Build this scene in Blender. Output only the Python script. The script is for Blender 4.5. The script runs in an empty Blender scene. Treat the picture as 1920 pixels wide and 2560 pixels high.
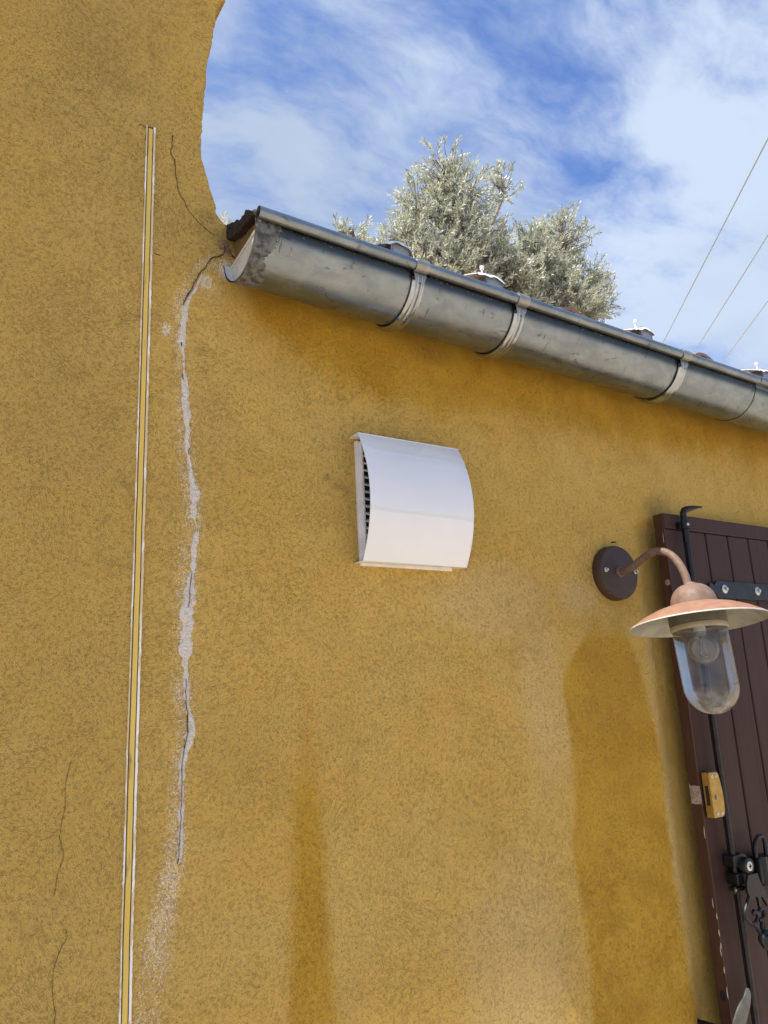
import bpy, bmesh, math, random
import numpy as np
from mathutils import Vector, Matrix, noise as mnoise

# ------------------------------------------------------------------ camera, sky, sun, exposure
SC = bpy.context.scene
COL = SC.collection
Z0 = 1.6          # eye height above the ground
DW = 1.7          # eye to the wall plane (y = 0); +y goes into the wall, +x to the right
FPX = 1945.0      # focal length in photo pixels (1920 x 2560)

def _n(v):
    v = np.array(v, float); return v / np.linalg.norm(v)
_up = _n((585 - 960, 1280 + 6500, -FPX))
_xd = np.array((4083 - 960, -(1628 - 1280), -FPX), float)
_xd -= _xd.dot(_up) * _up; _xd = _n(_xd)
_yd = np.cross(_up, _xd)
ROT = np.array([_xd, _yd, _up])

cam_d = bpy.data.cameras.new('camera')
cam = bpy.data.objects.new('camera', cam_d); COL.objects.link(cam)
cam_d.sensor_fit = 'VERTICAL'; cam_d.sensor_height = 36.0
cam_d.lens = FPX / 2560 * 36.0
cam_d.clip_start = 0.05; cam_d.clip_end = 3000
m = Matrix([list(ROT[0]) + [0], list(ROT[1]) + [-DW], list(ROT[2]) + [Z0], [0, 0, 0, 1]])
cam.matrix_world = m
SC.camera = cam

SUN = Vector((-0.55, -0.092, 1.0)).normalized()
sl = bpy.data.lights.new('sun', 'SUN'); sl.energy = 4.6; sl.angle = math.radians(0.55); sl.color = (1.0, 0.94, 0.85)
so = bpy.data.objects.new('sun', sl); COL.objects.link(so)
so.rotation_euler = SUN.to_track_quat('Z', 'Y').to_euler()
so.location = (0, 0, 20)

SC.view_settings.view_transform = 'Standard'; SC.view_settings.look = 'None'
SC.view_settings.exposure = 0.96; SC.view_settings.gamma = 1.0
SC.cycles.max_bounces = 10
SC.cycles.transparent_max_bounces = 24
SC.cycles.caustics_reflective = False; SC.cycles.caustics_refractive = False

# ------------------------------------------------------------------ geometry of the view -> real points
def ray(px, py): return ROT @ np.array([px - 960, 1280 - py, -FPX])
def at(px, py, y=0.0):
    d = ray(px, py); p = d * ((DW + y) / d[1])
    return Vector((p[0], y, p[2] + Z0))

# ------------------------------------------------------------------ node helper
class NT:
    def __init__(s, nt): s.t = nt; s.n = nt.nodes; s.l = nt.links
    def new(s, kind, ins=None, **props):
        nd = s.n.new(kind)
        for k, v in props.items(): setattr(nd, k, v)
        if ins:
            for k, v in ins.items():
                sock = nd.inputs[k]
                if isinstance(v, bpy.types.NodeSocket): s.l.new(v, sock)
                else:
                    if sock.type in ('RGBA',) and len(v) == 3: v = (*v, 1)
                    sock.default_value = v
        return nd
    def math(s, op, a, b=0.0, c=0.0, clamp=False):
        nd = s.new('ShaderNodeMath', {0: a, 1: b, 2: c}, operation=op, use_clamp=clamp); return nd.outputs[0]
    def vmath(s, op, a, b=(0, 0, 0), scale=None):
        ins = {0: a, 1: b}
        nd = s.new('ShaderNodeVectorMath', ins, operation=op)
        if scale is not None:
            if isinstance(scale, bpy.types.NodeSocket): s.l.new(scale, nd.inputs['Scale'])
            else: nd.inputs['Scale'].default_value = scale
        return nd.outputs['Value'] if op in ('DOT_PRODUCT', 'LENGTH', 'DISTANCE') else nd.outputs[0]
    def noise(s, v, scale, detail=3, rough=.55, dist=0.0, out='Fac'):
        return s.new('ShaderNodeTexNoise', {'Vector': v, 'Scale': scale, 'Detail': detail, 'Roughness': rough, 'Distortion': dist}).outputs[out]
    def smooth(s, v, a, b, lo=0.0, hi=1.0):
        return s.new('ShaderNodeMapRange', {'Value': v, 'From Min': a, 'From Max': b, 'To Min': lo, 'To Max': hi}, interpolation_type='SMOOTHSTEP').outputs[0]
    def lin(s, v, a, b, lo=0.0, hi=1.0):
        return s.new('ShaderNodeMapRange', {'Value': v, 'From Min': a, 'From Max': b, 'To Min': lo, 'To Max': hi}).outputs[0]
    def mix(s, f, a, b, mode='MIX'):
        nd = s.new('ShaderNodeMix', None, data_type='RGBA', blend_type=mode)
        for k, v in ((0, f), (6, a), (7, b)):
            if isinstance(v, bpy.types.NodeSocket): s.l.new(v, nd.inputs[k])
            else: nd.inputs[k].default_value = v if k == 0 else ((*v, 1) if len(v) == 3 else v)
        return nd.outputs[2]
    def attr(s, name): return s.new('ShaderNodeAttribute', None, attribute_name=name).outputs['Fac']
    def scalev(s, v, sc): return s.vmath('MULTIPLY', v, sc)
    def bump(s, h, strength, dist, normal=None):
        ins = {'Height': h, 'Strength': strength, 'Distance': dist}
        if normal is not None: ins['Normal'] = normal
        return s.new('ShaderNodeBump', ins).outputs[0]

def mat(name, base=(.5, .5, .5), rough=.6, metal=0.0, fn=None, **kw):
    mt = bpy.data.materials.new(name); mt.use_nodes = True
    t = NT(mt.node_tree)
    p = t.n['Principled BSDF']
    p.inputs['Base Color'].default_value = (*base, 1); p.inputs['Roughness'].default_value = rough; p.inputs['Metallic'].default_value = metal
    for k, v in kw.items(): p.inputs[k.replace('_', ' ')].default_value = v
    if fn:
        co = t.new('ShaderNodeTexCoord').outputs['Object']
        fn(t, p, co)
    return mt
def setin(t, p, name, v): t.l.new(v, p.inputs[name])

def worn(name, c1, c2, scale=14, rough=(.4, .65), metal=0.0, bump=.15, bdist=.002, speck=None, specc=None, **kw):
    """paint / metal with blotchy wear and fine unevenness"""
    def f(t, p, co):
        n = t.noise(co, scale, 5, .6)
        k = t.smooth(n, .35, .65)
        c = t.mix(k, c1, c2)
        if speck:
            s = t.smooth(t.noise(co, speck, 4, .7), .66, .74)
            c = t.mix(s, c, specc)
        setin(t, p, 'Base Color', c)
        setin(t, p, 'Roughness', t.lin(t.noise(co, scale * 2.3, 4), .3, .7, rough[0], rough[1]))
        if bump: setin(t, p, 'Normal', t.bump(t.noise(co, scale * 9, 4, .6), bump, bdist))
    return mat(name, metal=metal, fn=f, **kw)

# ------------------------------------------------------------------ world: Nishita sky with drifting cloud
W = bpy.data.worlds.new('World'); SC.world = W; W.use_nodes = True
w = NT(W.node_tree)
bg = w.n['Background']
sky = w.new('ShaderNodeTexSky', None, sky_type='NISHITA', sun_disc=False, sun_elevation=math.asin(SUN.z), sun_rotation=math.atan2(SUN.x, SUN.y),
            altitude=200, air_density=1.0, dust_density=0.6, ozone_density=3.0)
dirv = w.new('ShaderNodeTexCoord').outputs['Generated']
sx = w.new('ShaderNodeSeparateXYZ', {0: dirv})
zc = w.math('ADD', w.math('MAXIMUM', sx.outputs[2], 0.0), 0.25)
pl = w.vmath('DIVIDE', dirv, w.new('ShaderNodeCombineXYZ', {0: zc, 1: zc, 2: 1.0}).outputs[0])
warp = w.noise(pl, 2.2, 4, .6, 0, 'Color')
pw = w.vmath('ADD', pl, w.vmath('SCALE', w.vmath('SUBTRACT', warp, (.5, .5, .5)), scale=.18))
streak = w.new('ShaderNodeMapping', {'Vector': pw, 'Rotation': (0, 0, math.radians(-28)), 'Scale': (1.0, 2.3, 1.0)}).outputs[0]
cn = w.noise(streak, 4.2, 8, .60)
fine = w.noise(pw, 11.0, 6, .6)
cov = w.math('ADD', w.math('MULTIPLY', cn, .92), w.math('MULTIPLY', fine, .34))
# where the cloud lies thick or thin over the house
for px, py, rad, wt in ((820, 500, .24, .05), (600, 180, .20, .03), (1850, 760, .40, .10), (1850, 330, .20, .05),
                        (1650, 90, .09, .04), (1480, 230, .11, -.06), (1290, 470, .12, -.05), (1450, 470, .08, -.08), (1100, 60, .20, -.04),
                        (1330, 40, .12, -.05), (930, 400, .10, -.04), (690, 620, .12, .05), (1130, 230, .12, .03), (700, 120, .06, -.03)):
    d = _n(ray(px, py))
    dt = w.vmath('DOT_PRODUCT', w.vmath('NORMALIZE', w.vmath('ADD', dirv, w.vmath('SCALE', w.vmath('SUBTRACT', warp, (.5, .5, .5)), scale=.22))), tuple(d))
    cov = w.math('ADD', cov, w.smooth(dt, math.cos(rad * 1.25), 1.0, 0.0, wt * 1.25))
cf = w.smooth(cov, .38, .86, .05, .95)
thick = w.smooth(w.noise(pw, 1.6, 4, .5), .35, .7)
cloudc = w.mix(thick, (3.5, 4.1, 5.05), (2.55, 3.1, 4.0))
skyb = w.mix(1.0, sky.outputs[0], (.62, .84, 1.22), 'MULTIPLY')
w.l.new(w.mix(cf, skyb, cloudc), bg.inputs['Color'])
bg.inputs['Strength'].default_value = 0.10

# ------------------------------------------------------------------ object helpers
def link(name, me, parent=None, mt=None, smooth=False):
    o = bpy.data.objects.new(name, me); COL.objects.link(o)
    if mt is not None: me.materials.append(mt)
    if parent is not None: o.parent = parent
    if smooth:
        for f in me.polygons: f.use_smooth = True
    return o
def empty(name, label, cat, loc=(0, 0, 0), group=None):
    o = bpy.data.objects.new(name, None); COL.objects.link(o); o.empty_display_size = .05
    o['label'] = label; o['category'] = cat
    if group: o['group'] = group
    o['_b'] = list(loc); o.location = loc
    return o
def tag(o, label, cat, group=None):
    o['label'] = label; o['category'] = cat
    if group: o['group'] = group
    return o

class MB:
    """collects shapes in world coordinates, builds ONE mesh object"""
    def __init__(s): s.v = []; s.f = []; s.sm = []
    def add(s, vs, fs, smooth=False):
        b = len(s.v); s.v += [tuple(v) for v in vs]; s.f += [tuple(b + i for i in f) for f in fs]; s.sm += [smooth] * len(fs)
    def grid(s, rows, smooth=True, closed=False, cap=False):
        n = len(rows[0]); vs = [p for r in rows for p in r]; fs = []
        for i in range(len(rows) - 1):
            for j in range(n - (0 if closed else 1)):
                k = (j + 1) % n
                fs.append((i * n + j, i * n + k, (i + 1) * n + k, (i + 1) * n + j))
        if cap:
            fs.append(tuple(reversed(range(n)))); fs.append(tuple((len(rows) - 1) * n + j for j in range(n)))
        s.add(vs, fs, smooth)
    def box(s, a, b, bev=0.0):
        (x0, y0, z0), (x1, y1, z1) = a, b
        x0, x1 = sorted((x0, x1)); y0, y1 = sorted((y0, y1)); z0, z1 = sorted((z0, z1))
        bm = bmesh.new(); bmesh.ops.create_cube(bm, size=1)
        for v in bm.verts: v.co = Vector(((x0 + x1) / 2 + v.co.x * (x1 - x0), (y0 + y1) / 2 + v.co.y * (y1 - y0), (z0 + z1) / 2 + v.co.z * (z1 - z0)))
        if bev: bmesh.ops.bevel(bm, geom=bm.edges[:], offset=bev, segments=2, profile=.5, affect='EDGES')
        s.bm(bm)
    def bm(s, bm, mtx=None, smooth=False):
        bm.verts.index_update()
        s.add([(mtx @ v.co) if mtx else v.co.copy() for v in bm.verts], [[v.index for v in f.verts] for f in bm.faces], smooth); bm.free()
    def tube(s, pts, r, seg=12, cap=True):
        pts = [Vector(p) for p in pts]; rs = r if isinstance(r, (list, tuple)) else [r] * len(pts)
        rows = []; prev = None
        for i, p in enumerate(pts):
            t = (pts[min(i + 1, len(pts) - 1)] - pts[max(i - 1, 0)]).normalized()
            if prev is None: a = t.orthogonal().normalized()
            else: a = (prev - t * prev.dot(t)).normalized()
            prev = a; b = t.cross(a)
            rows.append([p + (a * math.cos(2 * math.pi * k / seg) + b * math.sin(2 * math.pi * k / seg)) * rs[i] for k in range(seg)])
        s.grid(rows, True, True, cap)
    def lathe(s, prof, c, axis='Z', seg=48, smooth=True):
        """prof: (radius, height) pairs; axis Z up, or Y (towards the camera = -y as height)"""
        rows = []
        for r, h in prof:
            row = []
            for k in range(seg):
                a = 2 * math.pi * k / seg
                if axis == 'Z': row.append((c[0] + r * math.cos(a), c[1] + r * math.sin(a), c[2] + h))
                else: row.append((c[0] + r * math.cos(a), c[1] - h, c[2] + r * math.sin(a)))
            rows.append(row)
        s.grid(rows, smooth, True)
    def prism(s, poly, y0, y1, smooth=False):
        """poly in (x, z), from depth y0 to y1"""
        n = len(poly)
        vs = [(x, y0, z) for x, z in poly] + [(x, y1, z) for x, z in poly]
        fs = [tuple(range(n)), tuple(reversed(range(n, 2 * n)))] + [(i, i + n, (i + 1) % n + n, (i + 1) % n) for i in range(n)]
        s.add(vs, fs, smooth)
    def build(s, name, mt, parent=None, autosmooth=35, bevel=None):
        me = bpy.data.meshes.new(name)
        me.from_pydata(s.v, [], s.f); me.validate(); me.update()
        bm = bmesh.new(); bm.from_mesh(me); bmesh.ops.recalc_face_normals(bm, faces=bm.faces[:]); bm.to_mesh(me); bm.free()
        me.update()
        if len(s.sm) == len(me.polygons):
            me.polygons.foreach_set('use_smooth', s.sm)
        if autosmooth and any(s.sm): me.set_sharp_from_angle(angle=math.radians(autosmooth))
        o = link(name, me, None, mt)
        if parent is not None:
            o.parent = parent
            off = -Vector(parent['_w']) if '_w' in parent else -parent.location
            me.transform(Matrix.Translation(off))
            o['_w'] = [-c for c in off]
        else: o['_w'] = [0, 0, 0]
        if bevel:
            md = o.modifiers.new('bevel', 'BEVEL'); md.width = bevel; md.segments = 2; md.limit_method = 'ANGLE'; md.angle_limit = math.radians(40)
        return o

def smoothline(pts, k=6):
    """Catmull-Rom"""
    P = [Vector(p) for p in pts]; P = [P[0] * 2 - P[1]] + P + [P[-1] * 2 - P[-2]]; out = []
    for i in range(1, len(P) - 2):
        for j in range(k):
            t = j / k; a, b, c, d = P[i - 1:i + 3]
            out.append(.5 * ((2 * b) + (c - a) * t + (2 * a - 5 * b + 4 * c - d) * t * t + (3 * b - a - 3 * c + d) * t ** 3))
    out.append(P[-2]); return out

# value noise in numpy for relief and wear masks
_rng = np.random.RandomState(7)
_tab = _rng.rand(256, 256)
def vnoise(x, z, s):
    x = np.asarray(x, float) * s + 1000; z = np.asarray(z, float) * s + 1000
    xi = np.floor(x).astype(int); zi = np.floor(z).astype(int); fx = x - xi; fz = z - zi
    fx = fx * fx * (3 - 2 * fx); fz = fz * fz * (3 - 2 * fz)
    g = lambda a, b: _tab[a % 256, b % 256]
    return (g(xi, zi) * (1 - fx) + g(xi + 1, zi) * fx) * (1 - fz) + (g(xi, zi + 1) * (1 - fx) + g(xi + 1, zi + 1) * fx) * fz
def fbm(x, z, s, o=4):
    r = 0; a = .5; t = 0
    for i in range(o): r = r + a * vnoise(x, z, s * 2 ** i); t += a; a *= .5
    return r / t
def sstep(a, b, v):
    t = np.clip((v - a) / (b - a), 0, 1); return t * t * (3 - 2 * t)

def wall_y(x, z):
    """unevenness of the hand-rendered wall (metres, + is into the wall)"""
    y = (fbm(x, z, 2.1, 3) - .5) * .016 + (fbm(x + 9, z, 11, 2) - .5) * .0035
    rec = sstep(2.075, 2.185, x) * (1 - sstep(Z0 + .53, Z0 + .60, z))      # soft arris of the opening behind the shutter
    return y + rec * .030

# ------------------------------------------------------------------ materials
def stucco(t, p, co):
    A = t.attr
    stain, pale, grime, white, tall = A('stain'), A('pale'), A('grime'), A('salt'), A('tall')
    wcol = t.noise(co, 9, 3, .5, 0, 'Color')
    wp = t.vmath('ADD', co, t.vmath('SCALE', t.vmath('SUBTRACT', wcol, (.5, .5, .5)), scale=.035))
    # trowel strokes: patches each with their own direction
    vor = t.new('ShaderNodeTexVoronoi', {'Vector': wp, 'Scale': 6.0, 'Randomness': 1.0}, feature='F1')
    loc = t.vmath('SUBTRACT', wp, vor.outputs['Position'])
    ang = t.math('MULTIPLY', t.new('ShaderNodeSeparateColor', {0: vor.outputs['Color']}).outputs[0], 2.6)
    rot = t.new('ShaderNodeVectorRotate', {'Vector': loc, 'Axis': (0, 1, 0), 'Angle': ang}, rotation_type='AXIS_ANGLE').outputs[0]
    st = t.vmath('ADD', t.scalev(rot, (42, 90, 330)), t.vmath('SCALE', vor.outputs['Color'], scale=37.0))
    n1 = t.noise(st, 1.0, 1, .5, .2)
    l1 = t.math('SUBTRACT', 1.0, t.smooth(t.math('ABSOLUTE', t.math('SUBTRACT', n1, .5)), .0, .045))
    m1 = t.smooth(t.math('ADD', t.noise(co, 110, 3, .6), t.math('MULTIPLY', t.math('SUBTRACT', t.noise(co, 5, 3, .6), .5), .5)), .47, .64)
    n2 = t.noise(wp, 290, 2, .5, 1.0)
    l2 = t.math('SUBTRACT', 1.0, t.smooth(t.math('ABSOLUTE', t.math('SUBTRACT', n2, .5)), .0, .045))
    m2 = t.smooth(t.noise(t.vmath('ADD', co, (3, 5, 1)), 120, 3, .6), .48, .62)
    n3 = t.noise(t.vmath('ADD', t.scalev(rot, (.8, 1, 1.7)), vor.outputs['Color']), 250, 3, .6)
    cut = t.math('MAXIMUM', t.math('MULTIPLY', l1, m1), t.math('MULTIPLY', t.math('MULTIPLY', l2, m2), .75))
    n4 = t.noise(t.vmath('ADD', t.scalev(rot, (13, 40, 110)), t.vmath('SCALE', vor.outputs['Color'], scale=23.0)), 1.0, 1, .5, .3)
    l4 = t.math('SUBTRACT', 1.0, t.smooth(t.math('ABSOLUTE', t.math('SUBTRACT', n4, .5)), .0, .022))
    cut = t.math('MAXIMUM', cut, t.math('MULTIPLY', l4, t.smooth(t.noise(co, 9, 3, .6), .52, .66)))
    g = t.noise(co, 420, 3, .7)
    pits = t.smooth(t.noise(wp, 260, 2, .5), .30, .38, 1.0, 0.0)
    cut2 = t.math('MAXIMUM', cut, t.math('MULTIPLY', pits, .30))
    h = t.math('ADD', t.math('ADD', t.math('MULTIPLY', cut2, -.55), t.math('MULTIPLY', n3, 1.2)), t.math('MULTIPLY', g, .8))
    # colour of the limewash
    big = t.smooth(t.noise(co, 2.3, 5, .6), .32, .70)
    med = t.smooth(t.noise(co, 17, 4, .6), .3, .7)
    low = t.mix(big, (.69, .445, .098), (.73, .495, .138))
    hi = t.mix(big, (.61, .405, .100), (.655, .450, .125))
    c = t.mix(tall, low, hi)
    c = t.mix(t.math('MULTIPLY', med, .22), c, (.50, .30, .065))
    c = t.mix(t.math('MULTIPLY', pale, .75), c, (.72, .54, .25))
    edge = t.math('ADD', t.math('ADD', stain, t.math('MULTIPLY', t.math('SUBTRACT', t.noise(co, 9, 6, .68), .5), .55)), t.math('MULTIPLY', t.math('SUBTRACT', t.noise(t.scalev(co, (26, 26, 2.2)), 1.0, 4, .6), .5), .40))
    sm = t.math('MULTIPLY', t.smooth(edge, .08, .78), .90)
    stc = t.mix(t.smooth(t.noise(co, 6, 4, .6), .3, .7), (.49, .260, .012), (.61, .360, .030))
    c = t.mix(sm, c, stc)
    c = t.mix(t.math('MULTIPLY', grime, .8), c, (.13, .085, .045))
    # trowel marks darkened: dirt, and groove shade put into the colour
    c = t.mix(t.math('MULTIPLY', cut, .17), c, (.26, .145, .035))
    c = t.mix(t.smooth(t.noise(co, 380, 2, .6), .42, .66, 0, .24), c, (.30, .17, .04))
    sp = t.smooth(t.math('ADD', t.math('MULTIPLY', t.noise(wp, 290, 4, .7), 1.0), t.math('MULTIPLY', white, .42)), .68, .80)
    sp = t.math('MULTIPLY', sp, t.smooth(white, .02, .2))
    c = t.mix(t.math('MULTIPLY', sp, .85), c, (.86, .78, .66))
    setin(t, p, 'Base Color', c)
    setin(t, p, 'Roughness', t.lin(stain, 0, 1, .92, .72))
    h2 = t.math('ADD', t.math('MULTIPLY', t.noise(co, 30, 4, .6), .7), t.math('MULTIPLY', t.noise(t.vmath('ADD', t.scalev(rot, (11, 20, 70)), t.vmath('SCALE', vor.outputs['Color'], scale=11.0)), 1.0, 3, .6), .5))
    nb = t.bump(h2, .5, .006)
    setin(t, p, 'Normal', t.bump(h, 1.0, .0034, nb))
M = {}
M['stucco'] = mat('ochre_render', rough=.9, fn=stucco, Specular_IOR_Level=.25)

def zinc(dark=1.0, dull=0.0):
    def f(t, p, co):
        st = t.scalev(co, (3.5, 6, 6))
        a = t.smooth(t.noise(st, 3, 6, .6, .4), .35, .7)
        c = t.mix(a, (.19 * dark, .220 * dark, .24 * dark), (.265 * dark, .30 * dark, .318 * dark))
        sm = t.smooth(t.noise(t.scalev(co, (9, 22, 22)), 1.5, 6, .7, 1.2), .60, .66)
        c = t.mix(t.math('MULTIPLY', sm, .55), c, (.06, .06, .065))
        sc = t.smooth(t.noise(t.scalev(co, (70, 14, 14)), 1, 4, .6), .66, .69)
        c = t.mix(t.math('MULTIPLY', sc, .6), c, (.06, .06, .06))
        tan = t.smooth(t.noise(co, 5, 3), .5, .75)
        c = t.mix(t.math('MULTIPLY', tan, .06), c, (.36, .33, .27))
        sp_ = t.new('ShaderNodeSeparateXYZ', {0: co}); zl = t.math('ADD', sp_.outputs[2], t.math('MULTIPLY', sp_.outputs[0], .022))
        bead_shade = t.math('MULTIPLY', t.math('MULTIPLY', t.math('MULTIPLY', t.smooth(sp_.outputs[1], -.094, -.101), t.smooth(sp_.outputs[1], -.1050, -.1035)), t.smooth(zl, -.050, -.020)), t.smooth(zl, .004, -.002))  # dark band under the bead: its shadow line put into the colour, with grime
        c = t.mix(t.math('MULTIPLY', bead_shade, .85), c, (.035, .037, .04))
        setin(t, p, 'Base Color', c)
        setin(t, p, 'Roughness', t.lin(t.noise(st, 9, 5, .7), .3, .7, .24 + dull, .42 + dull))
        setin(t, p, 'Normal', t.bump(t.noise(t.scalev(co, (2.5, 5, 5)), 5, 3), .12, .005))
    return f
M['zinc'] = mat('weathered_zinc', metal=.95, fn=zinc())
M['zinc_new'] = worn('bright_galvanised', (.34, .37, .40), (.42, .45, .48), 30, (.12, .22), .95, 0)
M['galva'] = worn('galvanised_clamp', (.62, .65, .66), (.80, .82, .83), 60, (.4, .6), .1, .2)
M['cap'] = worn('pale_zinc_end', (.55, .56, .53), (.66, .67, .63), 25, (.5, .7), .25, .15)
M['solder'] = worn('dark_lead_sealant', (.075, .077, .082), (.23, .235, .235), 60, (.4, .75), .5, .9, .004)
M['felt'] = worn('black_felt', (.006, .005, .005), (.035, .018, .013), 40, (.7, .95), 0, .8, .004)
M['tile'] = worn('terracotta', (.22, .105, .07), (.25, .165, .13), 25, (.8, .95), 0, .4, .002, 60, (.12, .09, .07))
M['white'] = worn('white_lacquer', (.72, .735, .75), (.75, .765, .78), 5, (.05, .07), 0, 0, Coat_Weight=1.0, Coat_Roughness=.02)
M['whitep'] = worn('white_plastic', (.62, .62, .62), (.74, .74, .74), 25, (.4, .5), 0, 0)
M['dark'] = mat('dark_void', (.012, .012, .012), .9)
M['sealant'] = mat('white_sealant', rough=.6, fn=lambda t, p, co: (
    setin(t, p, 'Base Color', t.mix(t.math('MULTIPLY', t.smooth(t.math('ADD', t.noise(t.scalev(co, (60, 60, 9)), 1.0, 5, .7), t.lin(t.new('ShaderNodeSeparateXYZ', {0: co}).outputs[2], -1.0, 1.5, -.22, .06)), .50, .56), .85), (.84, .82, .78), (.60, .47, .24))),
    setin(t, p, 'Normal', t.bump(t.noise(co, 140, 3), .5, .002))))
M['trim'] = mat('yellow_trim_paint', rough=.5, fn=lambda t, p, co: (
    setin(t, p, 'Base Color', t.mix(t.smooth(t.noise(t.scalev(co, (90, 90, 12)), 1.0, 5, .65), .55, .72), t.mix(t.noise(co, 2.1, 3), (.62, .42, .06), (.74, .54, .13)), (.27, .20, .06))),
    setin(t, p, 'Normal', t.bump(t.noise(t.scalev(co, (40, 40, 6)), 1, 3), .3, .002))))
M['filler'] = mat('grey_mortar', rough=.9, fn=lambda t, p, co: (
    setin(t, p, 'Base Color', t.mix(t.math('MULTIPLY', t.math('MAXIMUM', t.smooth(t.noise(co, 260, 3, .6), .50, .62), t.smooth(t.noise(co, 75, 4, .7), .54, .64)), .62), t.mix(t.noise(co, 30, 4), (.84, .77, .67), (.92, .87, .78)), (.62, .48, .30))),
    setin(t, p, 'Normal', t.bump(t.noise(co, 150, 4, .75), 1.0, .010))))
M['gap'] = mat('dirty_joint', (.085, .055, .03), .95)
M['verge'] = worn('verge_render', (.20, .125, .045), (.14, .09, .04), 30, (.9, 1.0), 0, .8, .004)  # darker than the wall render: shade under the felt put into the colour
M['plaster2'] = worn('broken_render', (.30, .19, .10), (.20, .12, .08), 60, (.9, 1.0), 0, .8, .004)
M['crack'] = mat('crack_shadow_gap', (.06, .036, .022), 1.0)
M['brown'] = worn('brown_plate_paint', (.042, .024, .017), (.054, .031, .022), 20, (.5, .65), 0, .25, .001, 70, (.16, .11, .08))
M['copper'] = worn('faded_copper_paint', (.155, .098, .072), (.205, .138, .104), 38, (.5, .7), .05, .4, .001, 90, (.11, .065, .05), Specular_IOR_Level=.3)
M['shadeo'] = worn('orange_copper_paint', (.235, .118, .070), (.285, .155, .103), 34, (.5, .7), .0, .2, .001, 120, (.50, .38, .32))
M['shadei'] = worn('grey_enamel', (.27, .28, .24), (.37, .38, .33), 18, (.35, .5), .1, .15, .001, 80, (.16, .16, .13))
M['neck'] = worn('dark_socket_rubber', (.075, .075, .055), (.12, .12, .09), 20, (.5, .6), 0, .1)
M['ring'] = worn('beige_gasket', (.30, .26, .18), (.38, .33, .24), 30, (.5, .6), 0, .1)
def shut(t, p, co):
    grain = t.noise(t.scalev(co, (60, 60, 2.5)), 1, 4, .6)
    c = t.mix(t.smooth(t.noise(t.scalev(co, (5, 5, 1.2)), 1, 4), .3, .7), (.044, .0205, .0160), (.058, .0300, .0240))
    nz = t.smooth(t.noise(co, 55, 5, .75), .70, .73)
    c = t.mix(t.math('MULTIPLY', nz, .35), c, (.12, .08, .065))
    setin(t, p, 'Base Color', c)
    setin(t, p, 'Roughness', t.lin(grain, .3, .7, .45, .6))
    setin(t, p, 'Normal', t.bump(grain, .18, .002))
M['shutter'] = mat('maroon_shutter_paint', fn=shut, Specular_IOR_Level=.18)
def shut2(t, p, co):
    shut(t, p, co)
    ed = t.noise(t.scalev(co, (30, 30, 6)), 1, 4)
    setin(t, p, 'Base Color', t.mix(t.smooth(ed, .4, .7), (.048, .017, .009), (.070, .026, .015)))
M['shutedge'] = mat('reddish_shutter_edge_paint', fn=shut2)
M['barewood'] = worn('bare_wood', (.42, .33, .27), (.24, .17, .13), 90, (.7, .8), 0, .6, .002)
M['chip'] = worn('bare_wood_chip', (.62, .55, .46), (.72, .66, .58), 60, (.5, .6), 0, .2)
M['black'] = worn('black_ironwork', (.004, .004, .0045), (.010, .0105, .012), 45, (.32, .5), .1, .35, .001, 110, (.04, .04, .04), Specular_IOR_Level=.4)
M['strap'] = worn('blue_black_iron', (.007, .010, .016), (.014, .020, .028), 35, (.45, .6), .1, .3, .001)
M['steel'] = worn('zinc_screw', (.50, .50, .48), (.66, .66, .64), 60, (.3, .45), .8, .2)
M['brass'] = worn('brushed_brass', (.36, .215, .035), (.44, .28, .07), 40, (.35, .45), .55, .05)
M['greyblade'] = worn('grey_iron_blade', (.085, .09, .08), (.12, .125, .115), 30, (.35, .5), .4, .1)
M['cable'] = mat('cable_grey', (.42, .46, .52), .6)
M['bark'] = worn('olive_bark', (.16, .12, .095), (.26, .21, .17), 20, (.8, .95), 0, .6, .01)
def glassf(t, p, co):
    t.n.remove(p)
    out = t.n['Material Output']
    lw = t.new('ShaderNodeLayerWeight', {'Blend': .35})
    edge = t.smooth(lw.outputs['Facing'], .45, 1.0)
    tr = t.new('ShaderNodeBsdfTransparent', {'Color': t.mix(edge, (.94, .95, .93), (.58, .58, .48))})
    gl = t.new('ShaderNodeBsdfGlossy', {'Color': (1, 1, 1), 'Roughness': .035})
    fr = t.new('ShaderNodeFresnel', {'IOR': 1.5})
    m1 = t.new('ShaderNodeMixShader', {0: t.math('MULTIPLY', fr.outputs[0], .55, clamp=True), 1: tr.outputs[0], 2: gl.outputs[0]})
    df = t.new('ShaderNodeBsdfDiffuse', {'Color': (.75, .74, .68)})
    sz = t.new('ShaderNodeSeparateXYZ', {0: co}).outputs[2]
    dust = t.math('MULTIPLY', t.smooth(t.noise(co, 34, 5, .6), .20, .95), t.lin(sz, -.38, -.445, .10, .75))
    spots = t.math('MULTIPLY', t.smooth(t.noise(co, 170, 2), .76, .80), .5)
    dust = t.math('MAXIMUM', dust, spots)
    m2 = t.new('ShaderNodeMixShader', {0: dust, 1: m1.outputs[0], 2: df.outputs[0]})
    t.l.new(m2.outputs[0], out.inputs[0])
M['glass'] = mat('dusty_clear_glass', fn=glassf)
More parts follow.
